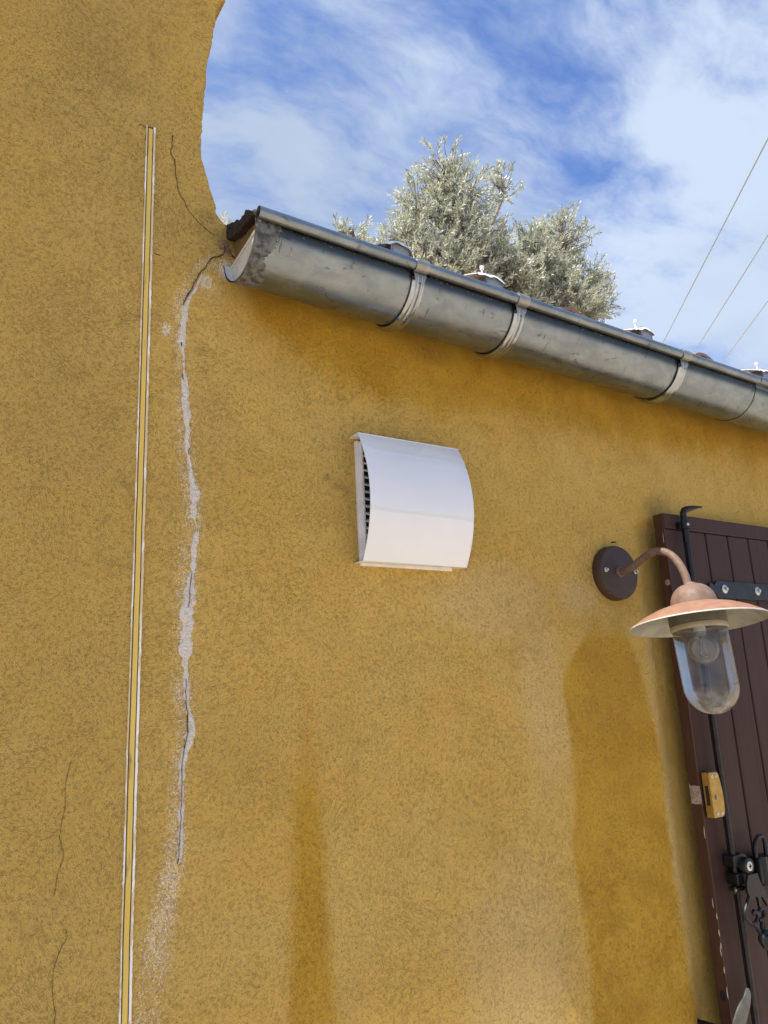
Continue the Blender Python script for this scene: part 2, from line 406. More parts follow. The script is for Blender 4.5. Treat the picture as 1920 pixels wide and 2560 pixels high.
def bulbf(t, p, co):
    t.n.remove(p)
    lw = t.new('ShaderNodeLayerWeight', {'Blend': .4})
    tr = t.new('ShaderNodeBsdfTransparent', {'Color': t.mix(t.smooth(lw.outputs['Facing'], .5, 1.0), (.88, .87, .84), (.42, .38, .34))})
    gl = t.new('ShaderNodeBsdfGlossy', {'Roughness': .05})
    m1 = t.new('ShaderNodeMixShader', {0: t.new('ShaderNodeFresnel', {'IOR': 1.45}).outputs[0], 1: tr.outputs[0], 2: gl.outputs[0]})
    m2 = t.new('ShaderNodeMixShader', {0: .13, 1: m1.outputs[0], 2: t.new('ShaderNodeBsdfDiffuse', {'Color': (.7, .66, .6)}).outputs[0]})
    t.l.new(m2.outputs[0], t.n['Material Output'].inputs[0])
M['bulb'] = mat('clear_bulb', fn=bulbf)
def leaff(t, p, co):
    geo = t.new('ShaderNodeNewGeometry')
    r = t.attr('tint')
    top = t.mix(r, (.27, .275, .19), (.60, .60, .52))
    und = t.mix(r, (.56, .57, .51), (.80, .81, .76))
    c = t.mix(geo.outputs['Backfacing'], top, und)
    setin(t, p, 'Base Color', c); p.inputs['Roughness'].default_value = .42
    trn = t.new('ShaderNodeBsdfTranslucent', {'Color': t.mix(1.0, c, (.9, 1.0, .7), 'MULTIPLY')})
    mx = t.new('ShaderNodeMixShader', {0: .25, 1: p.outputs[0], 2: trn.outputs[0]})
    t.l.new(mx.outputs[0], t.n['Material Output'].inputs[0])
M['leaf'] = mat('silvery_olive_leaf', fn=leaff)
M['gravel'] = mat('pale_gravel', rough=.95, fn=lambda t, p, co: (
    setin(t, p, 'Base Color', t.mix(t.smooth(t.noise(co, 45, 4, .7), .3, .7), t.mix(t.smooth(t.noise(co, .35, 4), .4, .6), (.50, .41, .30), (.56, .48, .38)), (.40, .33, .25))),
    setin(t, p, 'Normal', t.bump(t.noise(co, 60, 4, .7), .6, .01))))
M['grass'] = mat('dry_hillside', rough=.95, fn=lambda t, p, co: setin(t, p, 'Base Color', t.mix(t.smooth(t.noise(co, .06, 6, .7), .4, .6), (.085, .10, .045), (.17, .155, .08))))

# ------------------------------------------------------------------ setting: ground and hills
g = MB(); g.grid([[(x, y, 0) for x in (-900, -60, 0, 60, 900)] for y in (-900, -60, 0, 60, 900)], False)
gr = g.build('ground', M['gravel']); gr['kind'] = 'structure'
hb = MB(); rows = []
for k in range(7):
    rr = 90 + k * 40; row = []
    for a in range(121):
        th = 2 * math.pi * a / 120
        hgt = (0, 2.5, 5, 9, 13, 16, 17)[k] * (.55 + .9 * float(vnoise(math.cos(th) * 3, math.sin(th) * 3, 1.7)))
        row.append((rr * math.cos(th), rr * math.sin(th), hgt - .05))
    rows.append(row)
hb.grid(rows); hl = hb.build('hills', M['grass']); hl['kind'] = 'structure'

# ------------------------------------------------------------------ the two rendered walls
MAIN = [(557, 596), (558, 612), (561.5, 627), (556, 638), (543, 644), (533, 645), (526, 648), (517, 661), (511, 674), (503, 678), (497, 686), (489, 702),
        (478, 724), (469, 737), (464, 747), (458, 758), (455.5, 768), (455, 807), (452, 839), (452, 865), (456, 885), (457, 905), (455, 945), (459, 975),
        (465, 1031), (470, 1077), (470, 1131), (475, 1167), (479, 1201), (487, 1230), (487, 1260), (488.5, 1283), (491, 1328), (484, 1362), (477, 1439),
        (471.6, 1475), (469, 1531), (467, 1599), (466, 1644), (464, 1701), (464, 1760), (468.5, 1782), (469.6, 1832), (459.5, 1876), (455, 1905),
        (453, 1977), (451, 2028), (448.6, 2104), (445, 2151), (425, 2230), (407, 2346), (392.5, 2447), (380, 2560)]
mainw = [at(*p) for p in MAIN]
SIL = [(.66, 3.95), (.66, 3.80), (.655, 3.62), (.645, 3.552), (.633, 3.55), (.636, 3.542), (.627, 3.530), (.622, 3.516), (.616, 3.446), (.601, 3.345), (.589, 3.233), (.583, 3.128), (.582, 3.045), (.589, 3.00),
       (.597, 2.972), (.607, 2.933), (.618, 2.893), (.623, 2.863), (.630, 2.855), (.642, 2.842), (.652, 2.831), (.661, 2.812), (.655, 2.800)]
bz = [z for x, z in SIL] + [p.z for p in mainw] + [0.0]
bx_ = [x for x, z in SIL] + [p.x for p in mainw] + [mainw[-1].x]
idx = np.argsort(bz); BZ = np.array(bz)[idx]; BX = np.array(bx_)[idx]
def boundary(z): return np.interp(z, BZ, BX) + (vnoise(z * 0, z, 60) - .5) * .003 + (vnoise(z * 0 + 3, z, 19) - .5) * .005 * (np.asarray(z) > Z0 + 1.26) + (vnoise(z * 0 + 5, z, 160) - .5) * .003 * (np.asarray(z) > Z0 + 1.26)

def in_poly_soft(x, z, pts_l, pts_r, soft):
    """distance-like mask for a run-off stain between two edges given as (x, z) top to bottom"""
    zl = np.array([p[1] for p in pts_l])[::-1]; xl = np.array([p[0] for p in pts_l])[::-1]
    zr = np.array([p[1] for p in pts_r])[::-1]; xr = np.array([p[0] for p in pts_r])[::-1]
    L = np.interp(z, zl, xl); R = np.interp(z, zr, xr)
    return np.minimum(sstep(-soft, soft, x - L), sstep(-soft, soft, R - x))
def blob(x, z, cx, cz, rx, rz): 
    d = np.sqrt(((x - cx) / rx) ** 2 + ((z - cz) / rz) ** 2); return 1 - sstep(.35, 1.0, d)
def masks(x, z):
    zz = z - Z0
    wob = (fbm(x, z, 5, 3) - .5) * .10
    a = in_poly_soft(x + wob * .4, zz, [(1.90, .30), (1.80, .17), (1.72, .08), (1.70, .02), (1.695, -.2), (1.69, -.45), (1.70, -.85), (1.72, -1.6)],
                     [(1.94, .30), (2.01, .17), (2.045, .08), (2.07, 0), (2.085, -.15), (2.09, -.40), (2.09, -.70), (2.12, -.95), (2.15, -1.6)], .034)
    a = a * sstep(.29, .13, zz + wob * .6) * (.78 + .22 * sstep(.5, .2, np.abs(fbm(x, z, 3, 2) - .5) * 4))
    b = in_poly_soft(x + wob * .25, zz, [(.845, .3), (.835, .07), (.815, -.2), (.795, -.64), (.775, -1.6)], [(.86, .3), (.88, .07), (.89, -.2), (.91, -.66), (.93, -1.6)], .038)
    b = b * (.04 + .44 * sstep(.32, -.22, zz + wob * 1.5) + .34 * sstep(-.08, -.30, zz))
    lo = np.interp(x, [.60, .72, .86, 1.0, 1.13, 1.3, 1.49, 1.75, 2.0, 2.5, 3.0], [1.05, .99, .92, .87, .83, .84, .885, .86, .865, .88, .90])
    c = sstep(-.13, .11, zz - lo + wob * 1.1) * sstep(.62, .78, x) * .85  # band below the gutter: stain, with shade and bounce put into the colour
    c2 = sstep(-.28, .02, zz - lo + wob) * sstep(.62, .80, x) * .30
    d = sstep(.10, .0, np.abs(x - 2.09 - wob * .5)) * sstep(-.55, -.95, zz) * .3
    low = sstep(.0, .02, x - boundary(z))
    stain = np.maximum.reduce([a, b, c, c2, d]) * low
    pale = np.zeros_like(x)
    for q in ((1.62, .02, .14, .35), (1.45, .28, .32, .16), (1.80, .30, .12, .08), (2.13, -.35, .05, .6), (1.45, -.7, .25, .4), (2.13, .15, .05, .2), (.62, 1.03, .06, .04)):
        pale = np.maximum(pale, blob(x + wob, zz, *q) * .55)
    grime = np.zeros_like(x)
    for cx, cz, rx, rz, k in ((.93, .585, .010, .016, .8), (.955, .565, .012, .010, .6), (.975, .56, .010, .008, .5), (.995, .555, .01, .01, .5), (.60, 1.245, .04, .03, .35), (.655, 1.19, .05, .05, .55),
                           (.52, 1.345, .03, .010, .3), (2.22, .63, .09, .05, .35), (1.30, 1.0, .12, .04, .3), (.52, .83, .007, .015, .7), (.45, 1.38, .05, .04, .15), (.555, .57, .012, .018, .6)):
        grime = np.maximum(grime, blob(x, zz, cx, cz, rx, rz) * k)
    grime = np.maximum(grime, sstep(.55, .8, fbm(x, z, 3.2, 4)) * .14)
    grime = np.maximum(grime, sstep(.03, 0, np.abs(x - .453)) * .12)
    # chalky salts weeping beside the crack
    bxz = boundary(z)
    dl = x - bxz
    wide = np.interp(zz, [-1.6, -.95, -.6, -.35, -.1, .1, .35, .6, .9, 1.1, 1.2], [.05, .06, .07, .055, .035, .050, .055, .045, .040, .05, .02])
    s = sstep(1.0, .2, np.abs(dl + wide * .15) / wide) * np.interp(zz, [-1.6, -1.0, -.55, -.30, 0, 1.2], [.18, .28, .50, .62, .50, .46])
    s = np.maximum(s, blob(x, zz, .655, 1.105, .045, .05) * .9)
    s = np.maximum(s, blob(x, zz, .60, 1.055, .035, .035) * .8)
    s = np.maximum(s, blob(x, zz, .50, .90, .018, .03) * .8)
    s = s * (zz < 1.16)
    return stain, pale, grime, s * (.6 + .6 * fbm(x, z, 14, 2))

def wall_mesh(name, left, right, z0, z1, dx, dz, side, depth, parent, tall):
    """side: 'R' adds the return of the thickness on the right border, 'L' on the left"""
    nz = int((z1 - z0) / dz) + 1; zs = np.linspace(z0, z1, nz)
    L = left(zs); R = right(zs); nx = int((R.max() - L.min()) / dx) + 1
    t = np.linspace(0, 1, nx)
    if side == 'R': t = 1 - (1 - t) ** 1.0
    X = L[:, None] + (R - L)[:, None] * t[None, :]; Z = np.repeat(zs[:, None], nx, 1)
    Y = wall_y(X, Z)
    st, pa, gm, sa = masks(X, Z)
    ext = [(0.003, .004), (.003, .02), (.0, depth)]
    for dx_, dy_ in ext:                        # rounded arris and return
        if side == 'R':
            X = np.hstack([X, X[:, nx - 1:nx] + dx_]); Y = np.hstack([Y, Y[:, nx - 1:nx] + dy_]); sl_ = slice(nx - 1, nx)
        else:
            X = np.hstack([X, X[:, nx - 1:nx]]); Y = np.hstack([Y, Y[:, nx - 1:nx] + dy_]); sl_ = slice(nx - 1, nx)
        Z = np.hstack([Z, Z[:, sl_]]); st = np.hstack([st, st[:, sl_]]); pa = np.hstack([pa, pa[:, sl_]]); gm = np.hstack([gm, gm[:, sl_]]); sa = np.hstack([sa, sa[:, sl_]])
    # top closing strip
    def app(A, v): return np.vstack([A, v])
    X = app(X, X[-1:]); Z = app(Z, Z[-1:]); Y2 = np.full_like(Y[-1:], depth); Y = app(Y, Y2)
    st, pa, gm, sa = [app(q, q[-1:]) for q in (st, pa, gm, sa)]
    r, c = X.shape
    co = np.stack([X, Y, Z], -1).reshape(-1, 3)
    i = np.arange(r * c).reshape(r, c)
    f = np.stack([i[:-1, :-1], i[:-1, 1:], i[1:, 1:], i[1:, :-1]], -1).reshape(-1, 4)
    me = bpy.data.meshes.new(name)
    me.vertices.add(len(co)); me.vertices.foreach_set('co', co.ravel())
    me.loops.add(f.size); me.loops.foreach_set('vertex_index', f.ravel())
    me.polygons.add(len(f)); me.polygons.foreach_set('loop_start', np.arange(0, f.size, 4)); me.polygons.foreach_set('loop_total', np.full(len(f), 4))
    me.update(); me.validate()
    me.polygons.foreach_set('use_smooth', np.ones(len(f), bool)); me.set_sharp_from_angle(angle=math.radians(50))
    for nm, q in (('stain', st), ('pale', pa), ('grime', gm), ('salt', sa), ('tall', np.clip(np.full_like(X, tall) + 0 * X, 0, 1))):
        if nm == 'tall': q = 1 - sstep(-.18, .06, X - boundary(Z))
        at_ = me.attributes.new(nm, 'FLOAT', 'POINT'); at_.data.foreach_set('value', np.ascontiguousarray(q, float).ravel())
    o = link(name, me, parent, M['stucco']); o['_w'] = [0, 0, 0]
    return o

tallh = empty('tall_house', 'taller ochre rendered house wall at left with scooped curved edge against the sky', 'house')
lowh = empty('low_house', 'lower ochre rendered house wall with eaves and roof, right of the long crack', 'house')
wt = wall_mesh('wall', lambda z: np.full_like(z, -2.6), lambda z: boundary(z), -.02, 3.95, .011, .010, 'R', .40, tallh, 1.0)
wl = wall_mesh('wall', lambda z: boundary(z), lambda z: np.full_like(z, 5.2), -.02, 2.80, .011, .010, 'L', .30, lowh, 0.0)
b = MB(); b.box((-2.6, .42, -.02), (.45, 5, 3.9)); b.build('rear_wall', M['stucco'], tallh)
b = MB(); b.box((.47, .32, -.02), (5.2, 5, 2.72)); b.build('rear_wall', M['stucco'], lowh)
b = MB(); b.box((-2.7, -.287, 3.965), (.50, .44, 4.04), .008); b.build('sun_block_eaves', M['tile'], tallh)  # unseen slab added overhead, sized to keep the sun off the wall

# ---- roof of the low house: courses of canal tiles
SL = math.tan(math.radians(21))
rb = MB(); rng = random.Random(3)
EY = -.105
def tile_arc(cx, y0, y1, zc0, r0, r1, up=True, th=.012):
    rows = []
    for yy, rr in ((y0, r0), (y1, r1)):
        zb = zc0 + (yy - y0) * SL
        out = []
        for k in range(15):
            a = math.pi * k / 14
            out.append((cx + rr * math.cos(a), yy, zb + (rr * math.sin(a) if up else -rr * .6 * math.sin(a))))
        inn = []
        for k in range(14, -1, -1):
            a = math.pi * k / 14; q = rr - th
            inn.append((cx + q * math.cos(a), yy, zb + (q * math.sin(a) if up else -q * .6 * math.sin(a))))
        rows.append(out + inn)
    rb.grid(rows, True, True, True)
xs = [1.110 + .345 * k for k in range(12)]
for cx in xs:
    y = EY + rng.uniform(-.004, .004); zc = Z0 + (1.152 if abs(cx - 1.80) < .01 or abs(cx - 2.49) < .01 else 1.138) - .018 * (cx - 1.1)
    for c in range(9):
        rr = .098
        zc_ = zc + (y - EY) * SL + c * .004
        tile_arc(cx + rng.uniform(-.004, .004), y, y + .46, zc_, rr, rr - .014)
        y += .40
    y = EY - .03
    for c in range(9):
        tile_arc(cx + .1725, y, y + .46, Z0 + 1.132 - .018 * (cx - 1.1) + (y - EY) * SL, .10, .085, False)
        y += .40
# sarking under the tiles
rb2 = MB(); z_ = lambda y: Z0 + 1.030 + (y - EY) * SL
rb2.add([(.70, -.10, z_(-.1) + .03), (5.2, -.10, z_(-.1) + .03), (5.2, 3.5, z_(3.5) + .03), (.70, 3.5, z_(3.5) + .03),
         (.70, -.10, z_(-.1) + .01), (5.2, -.10, z_(-.1) + .01), (5.2, 3.5, z_(3.5) + .01), (.70, 3.5, z_(3.5) + .01)],
        [(0, 1, 2, 3), (7, 6, 5, 4), (0, 4, 5, 1), (1, 5, 6, 2), (2, 6, 7, 3), (3, 7, 4, 0)])
roof = rb.build('roof', M['tile'], lowh); rb2.build('sarking', M['felt'], lowh)
# black felt and broken verge at the left end
top = [(.035, 1.252), (.015, 1.247), (-.036, 1.223), (-.094, 1.200), (-.110, 1.207), (-.119, 1.207), (-.150, 1.189), (-.169, 1.177), (-.197, 1.160)]
bot = [(.035, 1.205), (.010, 1.196), (-.035, 1.180), (-.070, 1.172), (-.105, 1.170), (-.131, 1.167), (-.150, 1.165), (-.175, 1.160), (-.197, 1.150)]
fb = MB(); rows = []
nn = 40
ty = [p[0] for p in top][::-1]; tz = [p[1] for p in top][::-1]; by = [p[0] for p in bot][::-1]; bzz = [p[1] for p in bot][::-1]
for k in range(nn + 1):
    yy = -.197 + (.232) * k / nn
    a = np.interp(yy, ty, tz) + Z0 + rng.uniform(-.0022, .0022); c = np.interp(yy, by, bzz) + Z0 + rng.uniform(-.0028, .0028)
    xo = .655 + rng.uniform(-.003, .003)
    rows.append([(xo, yy, c), (xo - .002, yy, (a + c) / 2), (xo + .002, yy, a), (.74, yy, a - .012), (.74, yy, c)])
fb.grid(rows, False, True, True); fb.build('felt_edge', M['felt'], lowh)
vg = MB(); vp = [(.012, 1.205), (-.188, 1.158), (-.165, 1.128), (-.08, 1.118), (.012, 1.095)]
vg.add([(x, y, z + Z0) for x in (.676, .90) for y, z in vp], [(0, 1, 2, 3, 4), (9, 8, 7, 6, 5)] + [(i, i + 5, (i + 1) % 5 + 5, (i + 1) % 5) for i in range(5)])
vg.build('verge_mortar', M['verge'], lowh)
fb = MB(); fb.tube([(.660, -.108, Z0 + 1.203), (.668, -.134, Z0 + 1.186)], [.002, .0035], 6); fb.build('broken_tile', M['tile'], lowh)

# ---- cracks and repairs
def ribbon(pts, width, parent, name, mt, lift, ragged=.3, step=.004, seed=1, off=0.0, thick=True):
    """a raised or open strip that follows the wall; pts (x,z) world, width(z)->m, off(z)"""
    r = random.Random(seed); dense = []
    for a, c in zip(pts[:-1], pts[1:]):
        L = (Vector(c) - Vector(a)).length; n = max(1, int(L / step))
        for k in range(n): dense.append(Vector(a).lerp(Vector(c), k / n))
    dense.append(Vector(pts[-1]))
    mbs = MB(); rows = []
    def flush():
        nonlocal mbs
        if len(rows) > 1:
            mbs.grid(list(rows), True); mbs.build(name, mt, parent, 60); mbs = MB()
        rows.clear()
    for i, p in enumerate(dense):
        t = (dense[min(i + 1, len(dense) - 1)] - dense[max(i - 1, 0)]).normalized(); nrm = Vector((t.y, -t.x))
        if nrm.x < 0: nrm = -nrm
        wv = width(p.y) if callable(width) else width
        if wv <= 0.0003: flush(); continue
        o = off(p.y) if callable(off) else off
        wa = wv * .5 * (1 + ragged * (2.4 * (float(vnoise(i * .31, seed * 3.1, 1)) - .5) + r.uniform(-.22, .22))); wb = wv * .5 * (1 + ragged * (2.4 * (float(vnoise(i * .31, seed * 3.1 + 77, 1)) - .5) + r.uniform(-.22, .22)))
        row = []
        for k, (s, h) in enumerate(((-1, -.0012), (-.72, lift), (0, lift * 1.25), (.72, lift), (1, -.0012))):
            d = o + (wa if s < 0 else wb) * s
            q = p + nrm * d
            row.append((q.x, float(wall_y(q.x, q.y)) - h, q.y))
        rows.append(row)
    flush()
def pw(pairs):
    zs_ = np.array([at(460, p[0]).z for p in pairs])[::-1]; vs_ = np.array([p[1] for p in pairs])[::-1]
    return lambda z: float(np.interp(z, zs_, vs_))
PXM = 1 / 1010.0
mp = [(p.x, p.z) for p in mainw[1:]]
_r = random.Random(31); mp2 = []
for (xa, za), (xb, zb) in zip(mp[:-1], mp[1:]):
    nq = max(1, int(math.hypot(xb - xa, zb - za) / .012))
    for q in range(nq): mp2.append((xa + (xb - xa) * q / nq + (_r.uniform(-.0016, .0016) if q else 0), za + (zb - za) * q / nq))
mp2.append(mp[-1])
fw = [(640, 0), (672, 0), (676, 5), (700, 9), (735, 12), (760, 20), (860, 24), (882, 10), (905, 6), (925, 7), (945, 20), (1030, 24), (1077, 18), (1131, 15), (1167, 8), (1201, 18), (1225, 30), (1262, 26), (1290, 22), (1296, 8), (1320, 4), (1335, 18),
      (1362, 20), (1400, 18), (1439, 15), (1455, 24), (1475, 32), (1531, 35), (1600, 36), (1640, 30), (1660, 17), (1701, 18), (1760, 15), (1772, 12), (1800, 17), (1830, 27), (1855, 22), (1876, 18), (1905, 17), (1940, 13), (1977, 12), (2028, 17), (2060, 11), (2100, 14), (2140, 10), (2160, 0), (2170, 0), (2600, 0)]
ow = [(640, 0), (676, 7), (720, 8), (750, 9), (800, 4), (860, 0), (900, 2), (960, 4), (1030, 0), (1100, -4), (1160, 0), (1230, 0), (1290, -6), (1330, 2), (1400, 2), (1475, 3), (1530, -2), (1640, -3), (1700, 0), (1830, 8), (1900, 2), (2000, 2), (2100, 4), (2560, 0)]
fwf = pw(fw); owf = pw(ow)
ribbon(mp, lambda z: fwf(z) * PXM * .82, lowh, 'mortar_filler', M['filler'], .0014, .55, .0035, 4, lambda z: owf(z) * PXM * .9)
rr_ = random.Random(11)
cwp = [(596, 3), (627, 5), (640, 3.2), (676, 4.5), (700, 4), (722, 3), (736, 6), (745, 4), (757, 4.5), (762, 2), (770, 0), (858, 0), (860, 5), (869, 5), (871, 0), (905, 0), (906, 3), (909, 0), (938, 0), (941, 3), (952, 2.5), (954, 0), (1118, 0), (1122, 3), (1136, 3), (1138, 0),
       (1316, 0), (1318, 1.6), (1330, 1.6), (1332, 0), (1430, 0), (1433, 2), (1520, 1.2), (1523, 0), (1696, 0), (1698, 2.2), (1712, 2.2), (1718, 1.0), (1775, 1.4), (1790, 2.3), (1850, 2.2), (1876, 2.6), (1905, 2.2), (2028, 1.8), (2100, 1.3), (2110, 1.2), (2160, .5), (2170, 0), (2300, 0), (2560, 0)]
cwf = pw(cwp)
ribbon(mp2, lambda z: cwf(z) * PXM * .56, lowh, 'crack', M['crack'], .0034, .35, .0028, 5)
CR2 = [(431, 339), (430, 350), (429, 368.5), (426, 385.5), (435.7, 400), (437, 436), (442, 457), (443, 475), (449, 490.6), (459, 504), (469.6, 529), (485, 547), (499, 562), (515, 574), (536, 590)]
def jag(pts, amp, seed, n=4):
    r = random.Random(seed); out = []
    P = [at(*p) for p in pts]
    for a, c in zip(P[:-1], P[1:]):
        for k in range(n):
            q = a.lerp(c, k / n); out.append((q.x + r.uniform(-amp, amp), q.z + r.uniform(-amp, amp) * .3))
    out.append((P[-1].x, P[-1].z)); return out
z_a, z_b = at(431, 339).z, at(536, 590).z
ribbon(jag(CR2, .0012, 2), lambda z: .0026 * (.35 + .65 * (z - z_b) / (z_a - z_b)), tallh, 'crack', M['crack'], .0012, .4, .003, 6)
CR3 = [(179, 1902), (170.6, 1928), (164, 1967), (163.5, 2022), (152.7, 2061), (148, 2097), (157.6, 2126), (157.6, 2149), (144.6, 2185), (135, 2237), (156, 2260), (159, 2292), (168, 2341), (143, 2390), (131, 2426), (130, 2484), (138, 2533), (135, 2560), (130, 2640)]
ribbon(jag(CR3, .001, 8), lambda z: 0.00045 * (.5 + 1.3 * float(vnoise(z, z * 0, 22))), tallh, 'crack', M['crack'], .001, .4, .003, 9)
ribbon(jag([(346, 315), (352, 312), (360, 318), (366, 322), (366, 336), (362, 352)], .0006, 3), .0018, tallh, 'crack', M['crack'], .001, .3, .003, 7)
ribbon(jag([(384, 634), (392, 638), (400, 641)], .0008, 3), .0016, tallh, 'crack', M['crack'], .001, .3, .003, 7)
ribbon([(.667, Z0 + 1.150), (.68, Z0 + 1.143), (.70, Z0 + 1.150), (.73, Z0 + 1.146), (.78, Z0 + 1.14)], .006, lowh, 'crack', M['crack'], .0012, .4, .003, 12)
# loose plaster lump at the joint
lb = MB()
for cx, cz, s in ((.648, 1.176, .013), (.657, 1.160, .011), (.664, 1.150, .008), (.640, 1.165, .008)):
    bm = bmesh.new(); bmesh.ops.create_icosphere(bm, subdivisions=2, radius=s)
    for v in bm.verts: v.co += Vector([rng.uniform(-1, 1) * s * .16 for _ in range(3)]); v.co.y *= .45
    lb.bm(bm, Matrix.Translation((cx, 0.0, cz + Z0)))
lbo = lb.build('broken_plaster', M['plaster2'], lowh)
for c, d in (((.4675, Z0 + 1.5), .0016), ((.16, Z0 - .545), .003), ((2.0, Z0 + .49), .0035), ((1.31, Z0 - .36), .0015)):
    pass

# ------------------------------------------------------------------ vertical trim strip on the tall wall
ts = empty('trim_strip', 'narrow yellow trim strip edged with white sealant, running down the left wall', 'trim', (.452, 0, 0))
def vstrip(x0, x1, h, ztop, name, mt, rag, seed, z0=0.0):
    r = random.Random(seed); m_ = MB(); rows = []; z = z0; 
    while z < ztop + .0001:
        cx = .4525 + .0035 * math.sin(z * 1.7) * .3
        a = cx + x0 + r.uniform(-1, 1) * rag[0]; b_ = cx + x1 + r.uniform(-1, 1) * rag[1]
        yw = float(wall_y(cx, z))
        rows.append([(a, yw + .002, z), (a + .0007, yw - h, z), (b_ - .0007, yw - h, z), (b_, yw + .002, z)])
        z += .008 if z > .7 else .05
    m_.grid(rows, False, False); return m_.build(name, mt, ts)
vstrip(-.0112, .0116, .0008, Z0 + 1.459, 'backing', M['gap'], (.0003, .0003), 1)
vstrip(-.0064, .0046, .0045, Z0 + 1.447, 'cover_strip', M['trim'], (0, 0), 2)
vstrip(-.0118, -.0078, .0032, Z0 + 1.457, 'sealant', M['sealant'], (.0006, .0001), 3)
vstrip(.0060, .0122, .0034, Z0 + 1.455, 'sealant', M['sealant'], (.0001, .0006), 4)

# ------------------------------------------------------------------ half-round zinc gutter
GX0, GX1 = .633, 5.15
CY, CZ, GR = -.1375, Z0 + 1.107, .1020
def gz(x): return -.022 * (x - .64)
gut = empty('gutter', 'weathered half-round zinc gutter with rolled bead hanging below the eaves', 'gutter', (GX0, CY, CZ))
def prof(R, bead=True):
    pr = []
    for k in range(33):
        a = -math.radians(10) - math.radians(170) * k / 32                      # back lip -> bottom -> front lip
        pr.append((CY + R * math.cos(a), R * math.sin(a)))
    if bead:
        pr.append((CY - R, .004))
        bc = (CY - R - .0135, .0040); br = .0148
        for k in range(25):
            a = math.radians(-8 + 318 * k / 24)
            pr.append((bc[0] + br * math.cos(a), bc[1] + br * math.sin(a)))
    return pr
def sheet(pr, x0, x1, th, name, mt, parent, n=30):
    out = []; inn = []
    for i, p in enumerate(pr):
        a = pr[max(i - 1, 0)]; c = pr[min(i + 1, len(pr) - 1)]
        tx, tz_ = c[0] - a[0], c[1] - a[1]; L = math.hypot(tx, tz_) or 1
        nx, nz_ = tz_ / L, -tx / L
        out.append(p); inn.append((p[0] + nx * -th, p[1] + nz_ * -th))
    loop = out + inn[::-1]
    mb_ = MB(); rows = []
    for k in range(n + 1):
        x = x0 + (x1 - x0) * k / n
        rows.append([(x, y, CZ + z + gz(x)) for y, z in loop])
    mb_.grid(rows, True, True, False)
    m_ = len(pr)
    for e in (0, n):
        b0 = [rows[e][i] for i in range(len(loop))]
        vs = b0; fs = [(i, i + 1, len(loop) - 2 - i, len(loop) - 1 - i) for i in range(m_ - 1)]
        mb_.add(vs, fs, False)
    return mb_.build(name, mt, parent, 40)
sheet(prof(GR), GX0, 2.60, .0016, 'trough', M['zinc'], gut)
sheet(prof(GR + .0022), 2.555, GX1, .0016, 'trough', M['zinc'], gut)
# half-moon end plate with folded top rim
ep = MB(); pr = prof(GR - .002, False)
rows = [[(x, y, CZ + z) for y, z in pr] for x in (GX0 + .021, GX0 + .0225)]
for rw in rows:
    ep.add(rw, [tuple(range(len(rw)))])
ep.tube([(GX0 + .0195, CY + GR - .005, CZ - .018), (GX0 + .0195, CY - GR + .003, CZ + .004)], .0028, 8)
ep.build('end_plate', M['cap'], gut)
lip = MB(); lip.grid([[(x, CY + (GR - .0035) * math.cos(-math.radians(10 + 170 * k / 32)), CZ + (GR - .0035) * math.sin(-math.radians(10 + 170 * k / 32))) for k in range(33)] for x in (GX0 + .0005, GX0 + .021)])
lip.build('end_rim', M['cap'], gut)
# smeared sealant over the end joint
r5 = random.Random(21); sb = MB(); rows = []
NX = 34; NA = 120
for i in range(NX):
    row = []
    for k in range(NA + 1):
        fr_ = k / NA; a = -math.pi * (.34 + .64 * fr_)
        ragx = .040 + .030 * float(fbm(fr_ * 4, 3.3, 1.5, 4)) + .012 * math.sin(fr_ * 9)
        x = GX0 + .001 + (ragx + .006 * float(vnoise(fr_ * 40, 1, 1))) * i / (NX - 1)
        h = (.0012 + .0028 * float(fbm(x * 3, fr_ * 1.2, 60, 3))) * (1 - (i / (NX - 1)) ** 6) * min(1, fr_ * 8 + .1) - .0002
        q = GR + h
        row.append((x, CY + q * math.cos(a), CZ + q * math.sin(a) + gz(x)))
    rows.append(row)
sb.grid(rows); sb.build('sealant_smear', M['solder'], gut, None)
# drops hanging under the bead
db = MB(); r6 = random.Random(5)
for k in range(150):
    x = GX0 + .05 + (k + r6.uniform(-.4, .4)) * .0125
    bm = bmesh.new(); bmesh.ops.create_icosphere(bm, subdivisions=1, radius=r6.uniform(.0010, .0021))
    a = math.radians(r6.uniform(-176, -170)); q = GR + .0004
    db.bm(bm, Matrix.Translation((x, CY + q * math.cos(a), CZ + q * math.sin(a) + gz(x))), True)
dro = db.build('water_drops', M['zinc_new'], gut); dro['kind'] = 'stuff'

